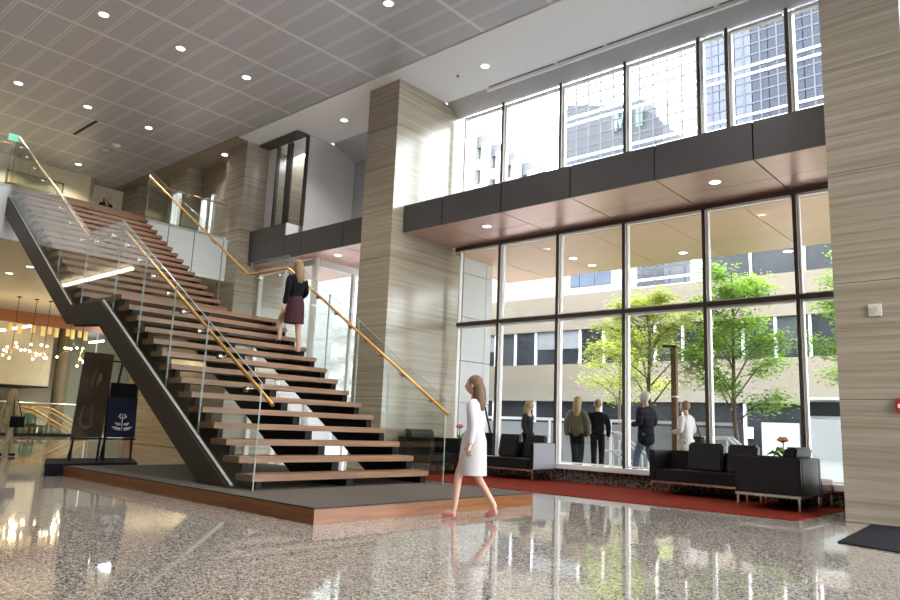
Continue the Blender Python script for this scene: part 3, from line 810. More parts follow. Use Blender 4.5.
for x, y, lab in ((-19.03, 10.72, 'downlight in the tan ceiling beside the stair head column'),
                  (-14.11, 11.26, 'downlight in the white ceiling left of the tall column'),
                  (-9.35, 11.26, 'downlight in the white ceiling right of the tall column')):
    d = dup(dl0, (x, y, CZ), label=lab); d['group'] = 'recessed downlights in the plain ceilings'
p = atZ(487, 226, 5.24); dup(dl0, (p.x, p.y, 5.24), label='downlight in the copper canopy soffit near the tall column')['group'] = 'downlights in the canopies'
p = atZ(715, 181.7, 5.24); dup(dl0, (p.x, p.y, 5.24), label='downlight in the copper canopy soffit near the right column')['group'] = 'downlights in the canopies'
p = atZ(338, 255, 5.2); dup(dl0, (p.x, p.y, 5.2), label='downlight under the vestibule canopy left of the tall column')['group'] = 'downlights in the canopies'
for x, y, lab in ((9.5, 273, 'downlight under the mezzanine at the left picture edge'), (30, 266.5, 'downlight under the mezzanine beside the dark stringer')):
    p = atZ(x, y, 4.77); dup(dl0, (p.x, p.y, 4.77), label=lab)['group'] = 'downlights under the mezzanine'
for x in (-4.5, -9.31, -14.13, -18.97, -23.8):  # off-view grid points have no fixture; spots added there for illumination
    for y in (-1.5, 1.75, 5.03, 6.67, 8.31):
        spot(x, y, CZ - .05, SPOT)
for x in (-14.11, -9.35, -4.6): spot(x, 11.26, CZ - .05, SPOT * .6, angle=110)
spot(-19.03, 10.4, CZ - .05, SPOT * .5)
for x, y in ((-21.15, 6.54), (-22, 4), (-25, 6), (-25, 9), (-28.5, 8), (-28.5, 11), (-22, 9), (-20, 1), (-24, 1), (-28, 3)): spot(x, y, 4.7, 130, (1, .8, .5), 140)

t = thing('smoke_detector', 'white smoke detector dome on the ceiling above the stair head', 'smoke detector', tuple(atZ(116, 145, CZ)))
p = wl(t); obj('base', MB().tube([(p.x, p.y, CZ), (p.x, p.y, CZ - .03)], .14, 20), M['white'], t); obj('dome', MB().ball((p.x, p.y, CZ - .03), (.1, .1, .06)), M['white'], t, smooth=True)
t = thing('sprinkler_head', 'small round sprinkler plate on the metal ceiling beside the smoke detector', 'sprinkler', tuple(atZ(105.5, 150, CZ)))
p = wl(t); obj('plate', MB().tube([(p.x, p.y, CZ), (p.x, p.y, CZ - .02)], .09, 18), M['white'], t)
t = thing('sprinkler_head', 'small sprinkler plate on the white ceiling right of the tall column', 'sprinkler', tuple(atZ(458, 75, CZ)))
p = wl(t); obj('plate', MB().tube([(p.x, p.y, CZ), (p.x, p.y, CZ - .015)], .06, 18), M['white'], t); obj('nozzle', MB().tube([(p.x, p.y, CZ - .015), (p.x, p.y, CZ - .05)], .02, 10), M['dark'], t)
t = thing('air_slot', 'short black air slot in the metal ceiling over the stair', 'air vent', (-20.5, 7.2, CZ))
obj('slot', box(-21.27, -19.72, 7.17, 7.25, CZ - .008, CZ - .001), M['dark'], t)
t = thing('linear_diffuser', 'long white linear diffuser along the white ceiling edge above the windows', 'air vent', (-6, 12.15, CZ))
obj('rail', box(-10.0, 2, 12.13, 12.2, CZ - .06, CZ - .002), pm('white rail', (.95, .95, .95), .4), t)
for a, b_ in ((-9.9, -8.1), (-8.0, -6.9), (-6.8, -4.6), (-4.5, -2)):
    obj('slot', box(a, b_, 12.07, 12.1, CZ - .006, CZ - .001), M['dark'], t)

# ------------------------------------------------------------------ lounge under the mezzanine
t = tag(obj('wood_beam', box(-31.45, -31.2, -2, 14, 4.3, 4.95), M['beam_wood']), 'reddish wood beam across the back of the mezzanine soffit', 'beam')
struct('ceiling_lounge', box(-40, -31.45, -12, 16, 4.9, 5.0), M['soffit_tan'])
struct('wall_lounge', box(-37.2, -37, -6, 16, 0, 4.9), M['cream'])
t = thing('bulkhead', 'pale curved bulkhead hanging behind the globe chandelier', 'bulkhead', (-33.5, 8, 1.95))
BK = [(-33, 3), (-32.9, 11.2), (-33.0, 11.5), (-33.3, 11.65), (-34.5, 11.7), (-36.9, 11.7), (-36.9, 3)]
obj('shell', MB().prism(BK, 'z', 1.95, 4.893), M['cream'], t)
obj('rim', MB().prism([(x + .02 if x > -34 else x, y + (.02 if y > 5 else 0)) for x, y in BK], 'z', 1.9, 1.95), M['dark'], t)
tag(obj('round_pillar', MB().tube([(-33.4, 12.15, 0), (-33.4, 12.15, 4.89)], .28, 24), pm('dark pillar', (.16, .125, .07), .5), smooth=True), 'dark olive pillar right of the pale curved bulkhead', 'pillar')
t = thing('glass_partition', 'greenish glass partition behind the brown poster', 'partition', (-33.8, 13.8, 0))
obj('frame', MB().box(-33.85, -33.75, 12.45, 12.5, 0, 4.89).box(-33.85, -33.75, 13.6, 13.65, 0, 4.89).box(-33.85, -33.75, 12.5, 15.2, 4.8, 4.89), M['alu'], t)
obj('pane', box(-33.81, -33.79, 12.5, 13.6, .05, 4.8), pm('green grey glass', (.18, .19, .14), .12), t)
obj('pane', box(-33.81, -33.79, 13.65, 15.2, .05, 4.8), pm('green grey glass dark', (.15, .16, .12), .12), t)

# stone pier and service wall under the mezzanine
struct('wall_mezzanine', box(-23.9, -18.55, 11.2, 12.6, 0, 4.77), M['stone'])
struct('door_2', box(-24.7, -23.92, 11.2, 11.3, 0, 3.4), pm('brown door', (.16, .115, .08), .5))
struct('wall_service', box(-24.7, -23.92, 11.3, 12.6, 0, 4.77), pm('tan service wall', (.34, .28, .19), .6))
struct('wall_lounge_side', box(-40, -24.7, 15.4, 15.6, 0, 4.9), M['cream'])
struct('wall_service_end', box(-24.8, -24.7, 12.5, 15.5, 0, 4.9), M['cream'])

t = thing('globe_chandelier', 'branching chandelier of small glowing globes under the mezzanine', 'chandelier', (-27.2, 9, 4.77))
bulbs = [(16, 343), (17, 347), (7.3, 347), (4, 350), (6.3, 351.3), (2.7, 355), (9, 358), (21, 350), (25, 350), (31, 344.5), (29.5, 351), (36, 353.2), (36, 355.8), (40, 354.5), (44, 358), (46.3, 358), (32.7, 359), (41.5, 345), (47, 346.5), (57, 357), (65, 348), (68, 348.2), (71, 349), (77, 348), (83, 348.5), (80, 359), (82.3, 361), (83.5, 363), (77, 366)]
R = random.Random(4)
nodes = {}
for bx, by in bulbs:
    p = atX(bx, by, -27.2 + R.uniform(-.35, .35))
    hub = min(((12, 349), (30, 350), (44, 352), (68, 350), (80, 356)), key=lambda h: (h[0] - bx) ** 2 + (h[1] - by) ** 2)
    hp = atX(hub[0], hub[1], -27.2)
    nodes[hub] = hp
    obj('arm', MB().tube([hp, p], .007, 6), M['brass'], t)
    obj('globe', MB().ball(p, .035, 12, 8), M['lamp_warm'], t, smooth=True)
for h, hp in nodes.items():
    obj('rod', MB().tube([hp, (hp.x, hp.y, 4.77)], .009, 6), M['black_steel'], t)
    obj('canopy_disc', MB().tube([(hp.x, hp.y, 4.77), (hp.x, hp.y, 4.74)], .07, 14), M['black_steel'], t)
for y in (7.5, 9, 10.3):
    l = bpy.data.lights.new('globes', 'POINT'); l.energy = 45; l.color = (1, .78, .42); l.shadow_soft_size = .06
    o = bpy.data.objects.new('globes', l); COL.objects.link(o); o.location = (-27.2, y, 3.05)
labs = ['leftmost', 'second', 'third', 'fourth', 'fifth', 'sixth', 'seventh', 'eighth', 'ninth', 'tenth']
for i, x in enumerate((10, 20, 33.5, 43.5, 50, 57, 68, 73, 80, 86)):
    p = atX(x, 324 + x * .11, -31.9)
    zt = 4.5
    t = thing('gold_pendant', f'gold tube pendant under the wood beam, {labs[i]} from the left', 'pendant lamp', (p.x, p.y, p.z - .2), 'gold tube pendants')
    obj('shade', MB().tube([(p.x, p.y, p.z + .14), (p.x, p.y, p.z - .2 - .1 * (i % 2))], .08, 14), M['gold'], t, smooth=True)
    obj('cord', MB().tube([(p.x, p.y, p.z + .14), (p.x, p.y, 4.9)], .006, 5), M['black_steel'], t)
for i, (a, b_, lab) in enumerate((((-3, 330.5), (5, 330), 'white linear lamp behind the wood beam at the left picture edge'), ((13, 328.5), (31, 326), 'white linear lamp behind the wood beam above the chandelier'), ((89, 342.5), (104, 341), 'white linear lamp behind the wood beam above the brown poster'))):
    p = atX(a[0], a[1], -32.5); q = atX(b_[0], b_[1], -32.2)
    t = thing('linear_lamp', lab, 'linear lamp', tuple(p), 'linear lamps behind the wood beam')
    obj('tube_diffuser', MB().tube([p, q], .045, 10), M['lamp_bar'], t)
    obj('hanger', MB().tube([p, (p.x, p.y, 4.9)], .008, 5), M['black_steel'], t)

t = thing('linear_pendant', 'long white linear lamp below the mezzanine mirrored in the stair glass', 'linear lamp', (-20.6, 1.96, 4.68))
obj('diffuser', MB().tube([(-22.98, 1.95, 4.66), (-18.2, 1.95, 4.66)], .05, 12), M['lamp_bar'], t)
for x in (-22.6, -20.6, -18.6): obj('hanger', MB().tube([(x, 1.95, 4.7), (x, 1.95, 4.77)], .012, 6), M['chrome'], t)

# escalator rails and glass railing at the back
def escal(label, pts):
    t = thing('escalator_rail', label, 'escalator rail', pts[-1])
    obj('handrail', MB().tube(pts, .04, 10), M['brass'], t, smooth=True)
    low = [(p[0], p[1], p[2] - .14) for p in pts]
    obj('lower_rail', MB().tube(low, .025, 8), M['brass'], t, smooth=True)
    m_ = MB(); P_ = [(p[1], p[2] - .15) for p in pts] + [(pts[-1][1], .01), (pts[0][1], .01)]
    obj('glass_side', m_.prism(P_, 'x', pts[0][0] - .01, pts[0][0] + .01), M['rail_glass'], t)
escal('front brass escalator handrail left of the brown poster', [(-30, 9.3, .95), (-30, 9.7, 1.06), (-30, 10.05, 1.0), (-30, 11.5, .2)])
escal('rear brass escalator handrail left of the brown poster', [(-30.6, 10.0, .98), (-30.6, 10.5, 1.09), (-30.6, 10.95, 1.03), (-30.6, 12.4, .25)])
t = thing('glass_railing', 'glass railing along the escalator opening behind the easels', 'railing', (-29.2, 9.6, 0))
for a, b_ in ((7.4, 8.9), (8.93, 10.4), (10.43, 11.9)):
    obj('glass_panel', box(-29.21, -29.19, a, b_, .12, 1.18), M['rail_glass'], t)
obj('top_rail', MB().tube([(-29.2, 7.4, 1.22), (-29.2, 11.9, 1.22)], .022, 8), M['chrome'], t)
obj('base_shoe', box(-29.25, -29.15, 7.4, 11.9, 0.005, .12), M['black_steel'], t)
for y in (7.42, 8.91, 10.41, 11.9): obj('post', box(-29.22, -29.18, y - .015, y + .015, .12, 1.2), M['chrome'], t)
t = thing('bench', 'low dark bench behind the glass railing', 'bench', (-31.6, 10.55, 0))
obj('seat', box(-31.85, -31.35, 10.0, 11.1, .3, .37), M['black_steel'], t, bevel=.01)
for y in (10.1, 11.0): obj('leg', box(-31.8, -31.4, y - .03, y + .03, 0.003, .3), M['black_steel'], t)

# ------------------------------------------------------------------ people
def skin_mesh(verts, edges, radii, roots, sub=2):
    me = bpy.data.meshes.new('tmp'); me.from_pydata(verts, edges, [])
    o = bpy.data.objects.new('tmp', me); COL.objects.link(o)
    mod = o.modifiers.new('s', 'SKIN'); mod.use_smooth_shade = True; mod.branch_smoothing = .5
    sv = me.skin_vertices[0].data
    for i, r in enumerate(radii): sv[i].radius = r if isinstance(r, tuple) else (r, r)
    for i in range(len(verts)): sv[i].use_root = i in roots
    ss = o.modifiers.new('u', 'SUBSURF'); ss.levels = sub; ss.render_levels = sub
    dg = bpy.context.evaluated_depsgraph_get(); ev = o.evaluated_get(dg); m2 = ev.to_mesh()
    mb = MB(); mb.v = [tuple(v.co) for v in m2.vertices]; mb.f = [list(p.vertices) for p in m2.polygons]; mb.m = [0] * len(mb.f)
    ev.to_mesh_clear(); bpy.data.objects.remove(o); bpy.data.meshes.remove(me)
    return mb
def join(a, b_, mi=0):
    o = len(a.v); a.v += b_.v; a.f += [[i + o for i in f] for f in b_.f]; a.m += [mi] * len(b_.f); return a

def person(label, loc, rz, H, top, bottom, hair, shoe, pose='walk', long_hair=False, skirt=False, bag=None, jacket_len=.0, skin=None, cat='person', arms='swing', bulk=1.0, skl=.42):
    s = H / 1.74
    J = dict(pel=(0, 0, .95), wai=(0, 0, 1.1), che=(0, 0, 1.3), nk0=(0, -.01, 1.455), nk1=(0, .005, 1.53), hd=(0, .02, 1.6))
    w = .165 if long_hair or skirt else .185
    if pose == 'walk':
        L = dict(hl=(-.085, 0, .92), kl=(-.09, .16, .53), al=(-.09, .2, .1), tl=(-.1, .34, .045),
                 hr=(.085, 0, .92), kr=(.09, -.03, .5), ar=(.09, -.27, .16), tr=(.1, -.17, .04))
    elif pose == 'sit':
        dz = -.5
        for k_ in J: J[k_] = (J[k_][0], J[k_][1], J[k_][2] + dz + .03)
        L = dict(hl=(-.09, .02, .45), kl=(-.1, .43, .48), al=(-.1, .42, .09), tl=(-.11, .56, .04),
                 hr=(.09, .02, .45), kr=(.1, .43, .48), ar=(.1, .42, .09), tr=(.11, .56, .04))
    elif pose == 'climb':
        L = dict(hl=(-.085, 0, .92), kl=(-.09, .3, .68), al=(-.09, .27, .3), tl=(-.1, .41, .235),
                 hr=(.085, 0, .92), kr=(.09, .0, .5), ar=(.09, -.08, .1), tr=(.1, .06, .04))
    else:
        L = dict(hl=(-.085, 0, .92), kl=(-.095, .015, .5), al=(-.1, -.02, .09), tl=(-.12, .12, .04),
                 hr=(.085, 0, .92), kr=(.095, .015, .5), ar=(.1, -.02, .09), tr=(.12, .12, .04))
    dzs = J['che'][2] - 1.3
    if arms == 'swing':
        A = dict(sl=(-w, 0, 1.41), el=(-w - .06, -.06, 1.14), wl=(-w - .05, -.02, .9), sr=(w, 0, 1.41), er=(w + .06, -.02, 1.14), wr=(w + .05, .1, .92))
    elif arms == 'bent':
        A = dict(sl=(-w, 0, 1.41), el=(-w - .06, -.03, 1.15), wl=(-w + .02, .2, 1.12), sr=(w, 0, 1.41), er=(w + .06, -.03, 1.14), wr=(w + .0, .19, 1.1))
    else:  # rail
        A = dict(sl=(-w, 0, 1.41), el=(-w - .06, -.05, 1.14), wl=(-w - .06, .02, .9), sr=(w, 0, 1.41), er=(w + .09, .05, 1.17), wr=(w + .12, .26, 1.1))
    A = {k_: (v[0], v[1], v[2] + dzs) for k_, v in A.items()}
    P = {**J, **L, **A}; names = list(P)
    E_ = [('pel', 'wai'), ('wai', 'che'), ('che', 'nk0'), ('nk0', 'nk1'), ('nk1', 'hd'), ('pel', 'hl'), ('hl', 'kl'), ('kl', 'al'), ('al', 'tl'), ('pel', 'hr'), ('hr', 'kr'), ('kr', 'ar'), ('ar', 'tr'), ('che', 'sl'), ('sl', 'el'), ('el', 'wl'), ('che', 'sr'), ('sr', 'er'), ('er', 'wr')]
    rad = dict(pel=(.14, .1), wai=(.115, .085), che=(.13, .1), nk0=.06, nk1=.05, hd=.06, hl=.085, kl=.055, al=.036, tl=.03, hr=.085, kr=.055, ar=.036, tr=.03, sl=.058, el=.04, wl=.026, sr=.058, er=.04, wr=.026)
    body = skin_mesh([P[k_] for k_ in names], [(names.index(a), names.index(b_)) for a, b_ in E_], [rad[k_] for k_ in names], {0})
    # head with face
    hc = Vector(P['hd']) + Vector((0, .012, .035))
    hb = MB().ball(hc, (.076, .096, .118), 18, 14)
    hv = []
    for x, y, z in hb.v:
        q = Vector((x, y, z)) - hc; t_ = (q.z + .118) / .236
        k_ = .72 + .36 * min(1, t_ * 1.6)
        hv.append((hc.x + q.x * k_, hc.y + q.y * (.86 + .16 * min(1, t_ * 1.5)) + (.012 if t_ < .4 else 0), z))
    hb.v = hv; join(body, hb)
    join(body, MB().tube([hc + Vector((0, .085, .03)), hc + Vector((0, .108, -.02)), hc + Vector((0, .088, -.032))], [.008, .015, .01], 8))
    for sx_ in (-1, 1):
        join(body, MB().ball(hc + Vector((sx_ * .078, -.005, -.005)), (.012, .022, .033), 8, 6))
        join(body, MB().ball(hc + Vector((sx_ * .032, .086, .012)), (.013, .008, .008), 8, 6), 1)
    join(body, MB().ball(hc + Vector((0, .086, -.058)), (.026, .01, .008), 8, 6), 2)
    # hands: palm and five unequal, curled fingers rooted in the palm
    for sd, e_, wr_ in ((-1, 'el', 'wl'), (1, 'er', 'wr')):
        d = (Vector(P[wr_]) - Vector(P[e_])).normalized(); wv = Vector(P[wr_])
        side = Vector((0, 1, 0)); side = (side - d * side.dot(d)).normalized(); inn = d.cross(side) * (1 if sd > 0 else -1)
        if inn.x * sd > 0: inn = -inn
        pv = [wv - d * .01, wv + d * .04, wv + d * .085]; vs = [tuple(q) for q in pv]; es = [(0, 1), (1, 2)]; rs = [(.024, .018), (.034, .016), (.036, .014)]; roots = {0}
        hand = skin_mesh(vs, es, rs, roots, 1); join(body, hand)
        for k_, (of, ln) in enumerate(((-.028, .062), (-.01, .072), (.009, .078), (.027, .07))):
            a0 = wv + d * .07 + side * of; a1 = a0 + d * ln * .55 + inn * .008; a2 = a1 + d * ln * .42 + inn * .026
            join(body, skin_mesh([tuple(a0), tuple(a1), tuple(a2)], [(0, 1), (1, 2)], [.0085, .008, .0065], {0}, 1))
        a0 = wv + d * .025 + side * .028; a1 = a0 + d * .03 + side * .03 + inn * .008; a2 = a1 + d * .03 + side * .008 + inn * .012
        join(body, skin_mesh([tuple(a0), tuple(a1), tuple(a2)], [(0, 1), (1, 2)], [.011, .0095, .008], {0}, 1))
    Mx = Matrix.Translation(Vector(loc)) @ Matrix.Rotation(rz, 4, 'Z') @ Matrix.Scale(s, 4)
    t = thing('person', label, cat, loc)
    def put(nm, mb, mat, sm=True): return obj(nm, mb.xform(Mx), mat, t, smooth=sm)
    put('body', body, [skin or M['skin'], pm('eye', (.02, .015, .01), .3), pm('lip', (.35, .12, .1), .5)])
    # clothes
    tn = ['pel', 'wai', 'che', 'nk0', 'sl', 'el', 'wl', 'sr', 'er', 'wr']
    te = [('pel', 'wai'), ('wai', 'che'), ('che', 'nk0'), ('che', 'sl'), ('sl', 'el'), ('el', 'wl'), ('che', 'sr'), ('sr', 'er'), ('er', 'wr')]
    Pt = dict(P); Pt['pel'] = (P['pel'][0], P['pel'][1], P['pel'][2] - jacket_len - .04); Pt['nk0'] = (P['nk0'][0], P['nk0'][1], P['nk0'][2] + .025)
    tr_ = dict(pel=(.165, .125), wai=(.14, .11), che=(.155, .125), nk0=(.085, .075), sl=.078, el=.056, wl=.042, sr=.075, er=.056, wr=.042)
    tr_ = {k_: (tuple(q * bulk for q in v) if isinstance(v, tuple) else v * bulk) for k_, v in tr_.items()}
    put('jacket', skin_mesh([Pt[k_] for k_ in tn], [(tn.index(a), tn.index(b_)) for a, b_ in te], [tr_[k_] for k_ in tn], {0}), top)
    if skirt:
        c0 = Vector(P['pel'])
        m_ = MB().tube([c0 + Vector((0, 0, .12)), c0 + Vector((0, 0, 0)), c0 + Vector((0, .01, -skl * .5)), c0 + Vector((0, .01, -skl))], [.12, .155, .172, .18], 20)
        put('skirt', m_, bottom)
    else:
        ln = ['pel', 'hl', 'kl', 'al', 'hr', 'kr', 'ar']; le = [('pel', 'hl'), ('hl', 'kl'), ('kl', 'al'), ('pel', 'hr'), ('hr', 'kr'), ('kr', 'ar')]
        lr = dict(pel=(.1, .085), hl=.096, kl=.07, al=.055, hr=.096, kr=.07, ar=.055)
        put('trousers', skin_mesh([P[k_] for k_ in ln], [(ln.index(a), ln.index(b_)) for a, b_ in le], [lr[k_] for k_ in ln], {0}), bottom)
    for a, b_ in (('al', 'tl'), ('ar', 'tr')):
        va, vt = Vector(P[a]), Vector(P[b_]); d = vt - va
        put('shoe', skin_mesh([tuple(va + Vector((0, -.03, -.045))), tuple(va + d * .55 + Vector((0, 0, -.012))), tuple(vt + Vector((0, .02, 0)))], [(0, 1), (1, 2)], [.042, .045, .032], {0}, 2), shoe)
    hb = MB().ball(hc + Vector((0, -.022, .028)), (.089, .102, .105), 16, 12)
    put('hair', hb, hair)
    if long_hair:
        h2 = MB().tube([hc + Vector((0, -.05, .06)), hc + Vector((0, -.075, -.05)), hc + Vector((0, -.085, -.17)), hc + Vector((0, -.085, -.3)), hc + Vector((0, -.08, -.34))], [.06, .082, .085, .068, .02], 14)
        for i, (x, y, z) in enumerate(h2.v): h2.v[i] = (x * 1.05, y, z)
        put('long_hair', h2, hair)
    if bag:
        bz = P['pel'][2] + .02
        put('bag', MB().box(w + .08, w + .2, -.16, .16, bz - .2, bz + .08), bag, False)
        put('bag_strap', MB().tube([(w + .14, -.12, bz + .07), (w - .01, -.05, P['sl'][2] + .06), (w - .01, .05, P['sl'][2] + .06), (w + .14, .12, bz + .07)], .012, 6), bag)
    return t
navy = pm('navy cloth', (.008, .009, .018), .9, spec=.15); black = pm('black cloth', (.006, .006, .0075), .9, spec=.15); grey = pm('charcoal cloth', (.018, .018, .021), .9, spec=.2)
olive = pm('olive cloth', (.1, .085, .05), .85); jean = pm('blue jean', (.12, .15, .24), .85); whitec = pm('white cloth', (.6, .58, .6), .8); beige = pm('beige cloth', (.4, .34, .2), .85)
maroon = pm('maroon cloth', (.04, .008, .014), .85); teal = pm('teal cloth', (.02, .16, .12), .8); pink = pm('pink shoe', (.55, .2, .22), .6); paleg = pm('pale grey cloth', (.5, .47, .46), .8)
blond = pm('blond hair', (.36, .25, .1), .6, var=.25, vscale=40); brown = pm('brown hair', (.13, .07, .035), .6, var=.25, vscale=40); lbrown = pm('light brown hair', (.22, .14, .075), .6, var=.25, vscale=40); white_hair = pm('white hair', (.6, .58, .55), .7)
tan = pm('tan cloth', (.3, .22, .14), .85)
person('person in black jacket and maroon skirt climbing the stair by the right rail', (-10.56, 7.62, T1[9][1]), PI / 2, 1.74, black, maroon, lbrown, black, 'climb', True, True, arms='rail', jacket_len=.14, skl=.36)
person('person in white top with dark bag and pink shoes crossing the hall', (-5.2, 6.3, 0), PI * .62, 1.56, whitec, paleg, brown, pink, 'walk', True, True, bag=black)
person('person with blond hair in beige coat at the left picture edge', (-16.9, 5.26, 0), PI * .1, 1.38, beige, beige, blond, black, 'walk', True, False, bag=black, jacket_len=.15)
person('person in teal top sitting beyond the escalator rails', (-31.6, 10.55, -.05), -PI / 2, 1.6, teal, grey, brown, black, 'sit')
person('person in black standing upstairs by the cream wall', (-22.6, 8.85, FZ), -PI / 2, 1.66, black, black, brown, black, 'stand', True, arms='bent')
GO = -.02
person('person with light hair in dark jacket walking outside the left panes', (-9.72, 13.7, GO), -PI * .45, 1.66, grey, black, blond, black, 'walk', True, bulk=1.15)
person('person with blond hair in olive jacket seen from behind outside', (-8.42, 13.7, GO), PI * .1, 1.76, olive, black, blond, black, 'walk', True, jacket_len=.08, bulk=1.3)
person('person in black jacket walking close beside the olive jacket', (-8.38, 14.5, GO), PI * .15, 1.74, black, black, lbrown, black, 'walk', bulk=1.15)
person('person with white hair in navy jacket and jeans outside', (-6.83, 13.75, GO), PI * .45, 1.87, navy, jean, white_hair, black, 'walk', jacket_len=.2, arms='bent', bulk=1.3)
person('person in pale coat with dark bag outside behind the right sofa', (-5.98, 13.75, GO), PI * .45, 1.68, paleg, paleg, lbrown, black, 'walk', False, False, bag=black, jacket_len=.2, arms='bent', bulk=1.15)

# ------------------------------------------------------------------ outside
o = obj('pavement', box(-120, 60, 12.95, 120, -.3, GO), M['pave']); o['kind'] = 'structure'
o = obj('pavement', box(8.0, 60, -40, 12.95, -.3, GO), M['pave']); o['kind'] = 'structure'
o = obj('pavement', box(-120, -40.4, -40, 12.95, -.3, GO), M['pave']); o['kind'] = 'structure'

# outer canopy
t = thing('street_canopy', 'tan soffit street canopy outside the window wall', 'canopy', (-6, 14.5, 5.12))
obj('core', box(-12.25, 8, 12.97, 16.05, 5.14, 5.8), M['dark'], t)
tanp = pm('tan metal soffit', (.72, .47, .31), .45, .1, var=.05, vscale=.8)
xs = [-12.25, -10.8, -9.2, -7.6, -6.0, -4.4, -2.8, -1.2, 2, 5, 8]
for a, b_ in zip(xs, xs[1:]):
    obj('soffit_panel', box(a + .01, b_ - .01, 12.72, 16.1, 5.1, 5.135), tanp, t)
obj('fascia', box(-12.25, 8, 16.06, 16.12, 5.13, 5.85), M['fascia'], t)
dl1 = dl0
for i, (x, y) in enumerate(((573, 258), (592, 265), (683, 252.5), (788, 251))):
    p = atZ(x, y, 5.1)
    d = dup(dl1, (p.x, p.y, 5.1), label=['first downlight from the left under the tan street canopy', 'second downlight from the left under the tan street canopy', 'downlight under the street canopy above the left tree', 'downlight under the street canopy above the right tree'][i]); d['group'] = 'downlights in the street canopy'

# white panel pier outside, in line with the tall column
t = thing('white_pier', 'white metal panel pier outside the first window bay', 'pier', (-11.7, 13.5, 0))
for z0, z1 in ((0, 1.55), (1.565, 2.55), (2.565, 3.62), (3.635, 4.7), (4.715, 5.095)):
    obj('panel', box(-12.28, -11.22, 12.98, 13.85, z0, z1), M['white_out'], t)
    obj('edge_panel', box(-12.28, -11.22, 13.865, 14.1, z0, z1), M['white_out'], t)

# white screen wall beyond the vestibule
t = thing('pale_building', 'pale stone building front seen white through the vestibule', 'building', (-24, 21, 0))
obj('wall', box(-40, -19.3, 21, 24, GO, 9), pm('pale stone', (.27, .27, .275), .7, var=.03), t)
for z in (1.2, 2.4, 3.6, 4.8, 6.0, 7.2): obj('course_line', box(-40, -19.3, 20.985, 21, z, z + .02), pm('joint', (.2, .2, .2), .8), t)

# precast office opposite
t = thing('precast_building', 'beige precast office building across the street with ribbon windows', 'building', (-12, 34, 0))
X0, X1_ = -34.0, 4.0
obj('wall', box(X0, X1_, 30.3, 42, GO, 7.6), M['precast'], t)
obj('wall_band', box(X0, X1_, 30.0, 30.35, 5.9, 7.65), M['precast'], t)
obj('wall_band', box(X0, X1_, 30.0, 30.35, 2.42, 4.22), M['precast'], t)
obj('ledge', box(X0, X1_, 29.95, 30.1, 2.42, 2.95), M['precast_light'], t)
obj('upper_wall', box(X0, -19.6, 30.4, 31.1, 7.65, 9.6), pm('cream upper wall', (.3, .265, .195), .8, var=.04), t)
x = X0
blinds = pm('pale blind', (.14, .145, .16), .6)
R = random.Random(11)
while x < X1_ - .1:
    w_ = min(1.3, X1_ - x)
    obj('window', box(x + .05, x + w_ - .05, 30.2, 30.24, 4.22, 5.9), M['win_dark'] if R.random() < .75 else M['win_mid'], t)
    if R.random() < .12: obj('blind', box(x + .1, x + w_ - .1, 30.16, 30.2, 5.0, 5.88), blinds, t)
    obj('mullion', box(x - .045, x + .045, 30.08, 30.24, 4.22, 5.9), M['white_out'], t)
    x += 1.3
x = X0
while x < -8.5:
    obj('window', box(x + .05, x + 2.55, 30.2, 30.24, .1, 2.42), M['win_dark'], t)
    obj('mullion', box(x - .05, x + .05, 30.05, 30.24, 0, 2.42), M['white_out'], t)
    x += 2.6
# right part of the office carries another storey
obj('wall_upper_storey', box(-12.3, X1_, 30.3, 42, 7.6, 9.4), M['win_blue'], t)
x = -12.3
while x < X1_ - .1:
    w_ = min(2.1, X1_ - x)
    obj('window', box(x + .05, x + w_ - .05, 30.2, 30.28, 7.66, 8.9), M['win_dark'], t)
    obj('mullion', box(x - .04, x + .04, 30.1, 30.28, 7.65, 9.0), M['alu'], t)
    x += 2.1
obj('parapet', box(-12.4, X1_, 30.0, 42, 9.0, 10.2), M['precast'], t)
# doorway and notice
obj('door', box(-9.9, -8.5, 29.9, 30.0, GO, 1.65), pm('grey white door', (.26, .26, .265), .5), t)
obj('notice', box(-10.55, -10.25, 29.96, 30.0, 1.0, 1.45), M['white'], t)

t = thing('blue_window_building', 'building with blue window bands beyond the beige office', 'building', (-25.5, 44, 0))
obj('wall', box(-27.2, -23.45, 42.4, 46, GO, 14.0), pm('pale grey wall', (.25, .25, .26), .7), t)
for z in (9.3, 10.9, 12.5):
    x = -27.1
    while x < -24:
        obj('window', box(x + .04, x + 1.15, 42.32, 42.42, z, z + .95), M['win_blue'], t); x += 1.2

# far white tower at the left
t = thing('white_tower', 'white tower with tall grey windows seen through the upper left panes', 'tower', (-66, 86, 0))
wt = pm('white tower wall', (.35, .35, .35), .7)
obj('wall', box(-84, -52.5, 82, 92, GO, 33), pm('tower grey window', (.07, .072, .078), .5), t)
def ztop(x): return 46.5 + (x + 70.2) * (-.72)
x = -84.0
R = random.Random(3)
while x < -51:
    zt = min(ztop(x), 52)
    obj('pier', box(x, x + 1.5, 80, 82.2, GO, zt), wt, t)
    obj('window', box(x + 1.5, x + 2.9, 81.2, 82, 20, zt - 2.2), pm('grey tower window', (.075, .077, .083), .5), t)
    obj('cap', box(x + 1.5, x + 2.9, 80.6, 84.0, zt - 2.4, zt - .5), pm('tower cap', (.075, .077, .083), .6), t)
    z = zt - 6
    while z > 24:
        obj('spandrel', box(x + 1.5, x + 2.9, 80.5, 82.1, z, z + 1.6), wt, t); z -= 4
    x += 2.9

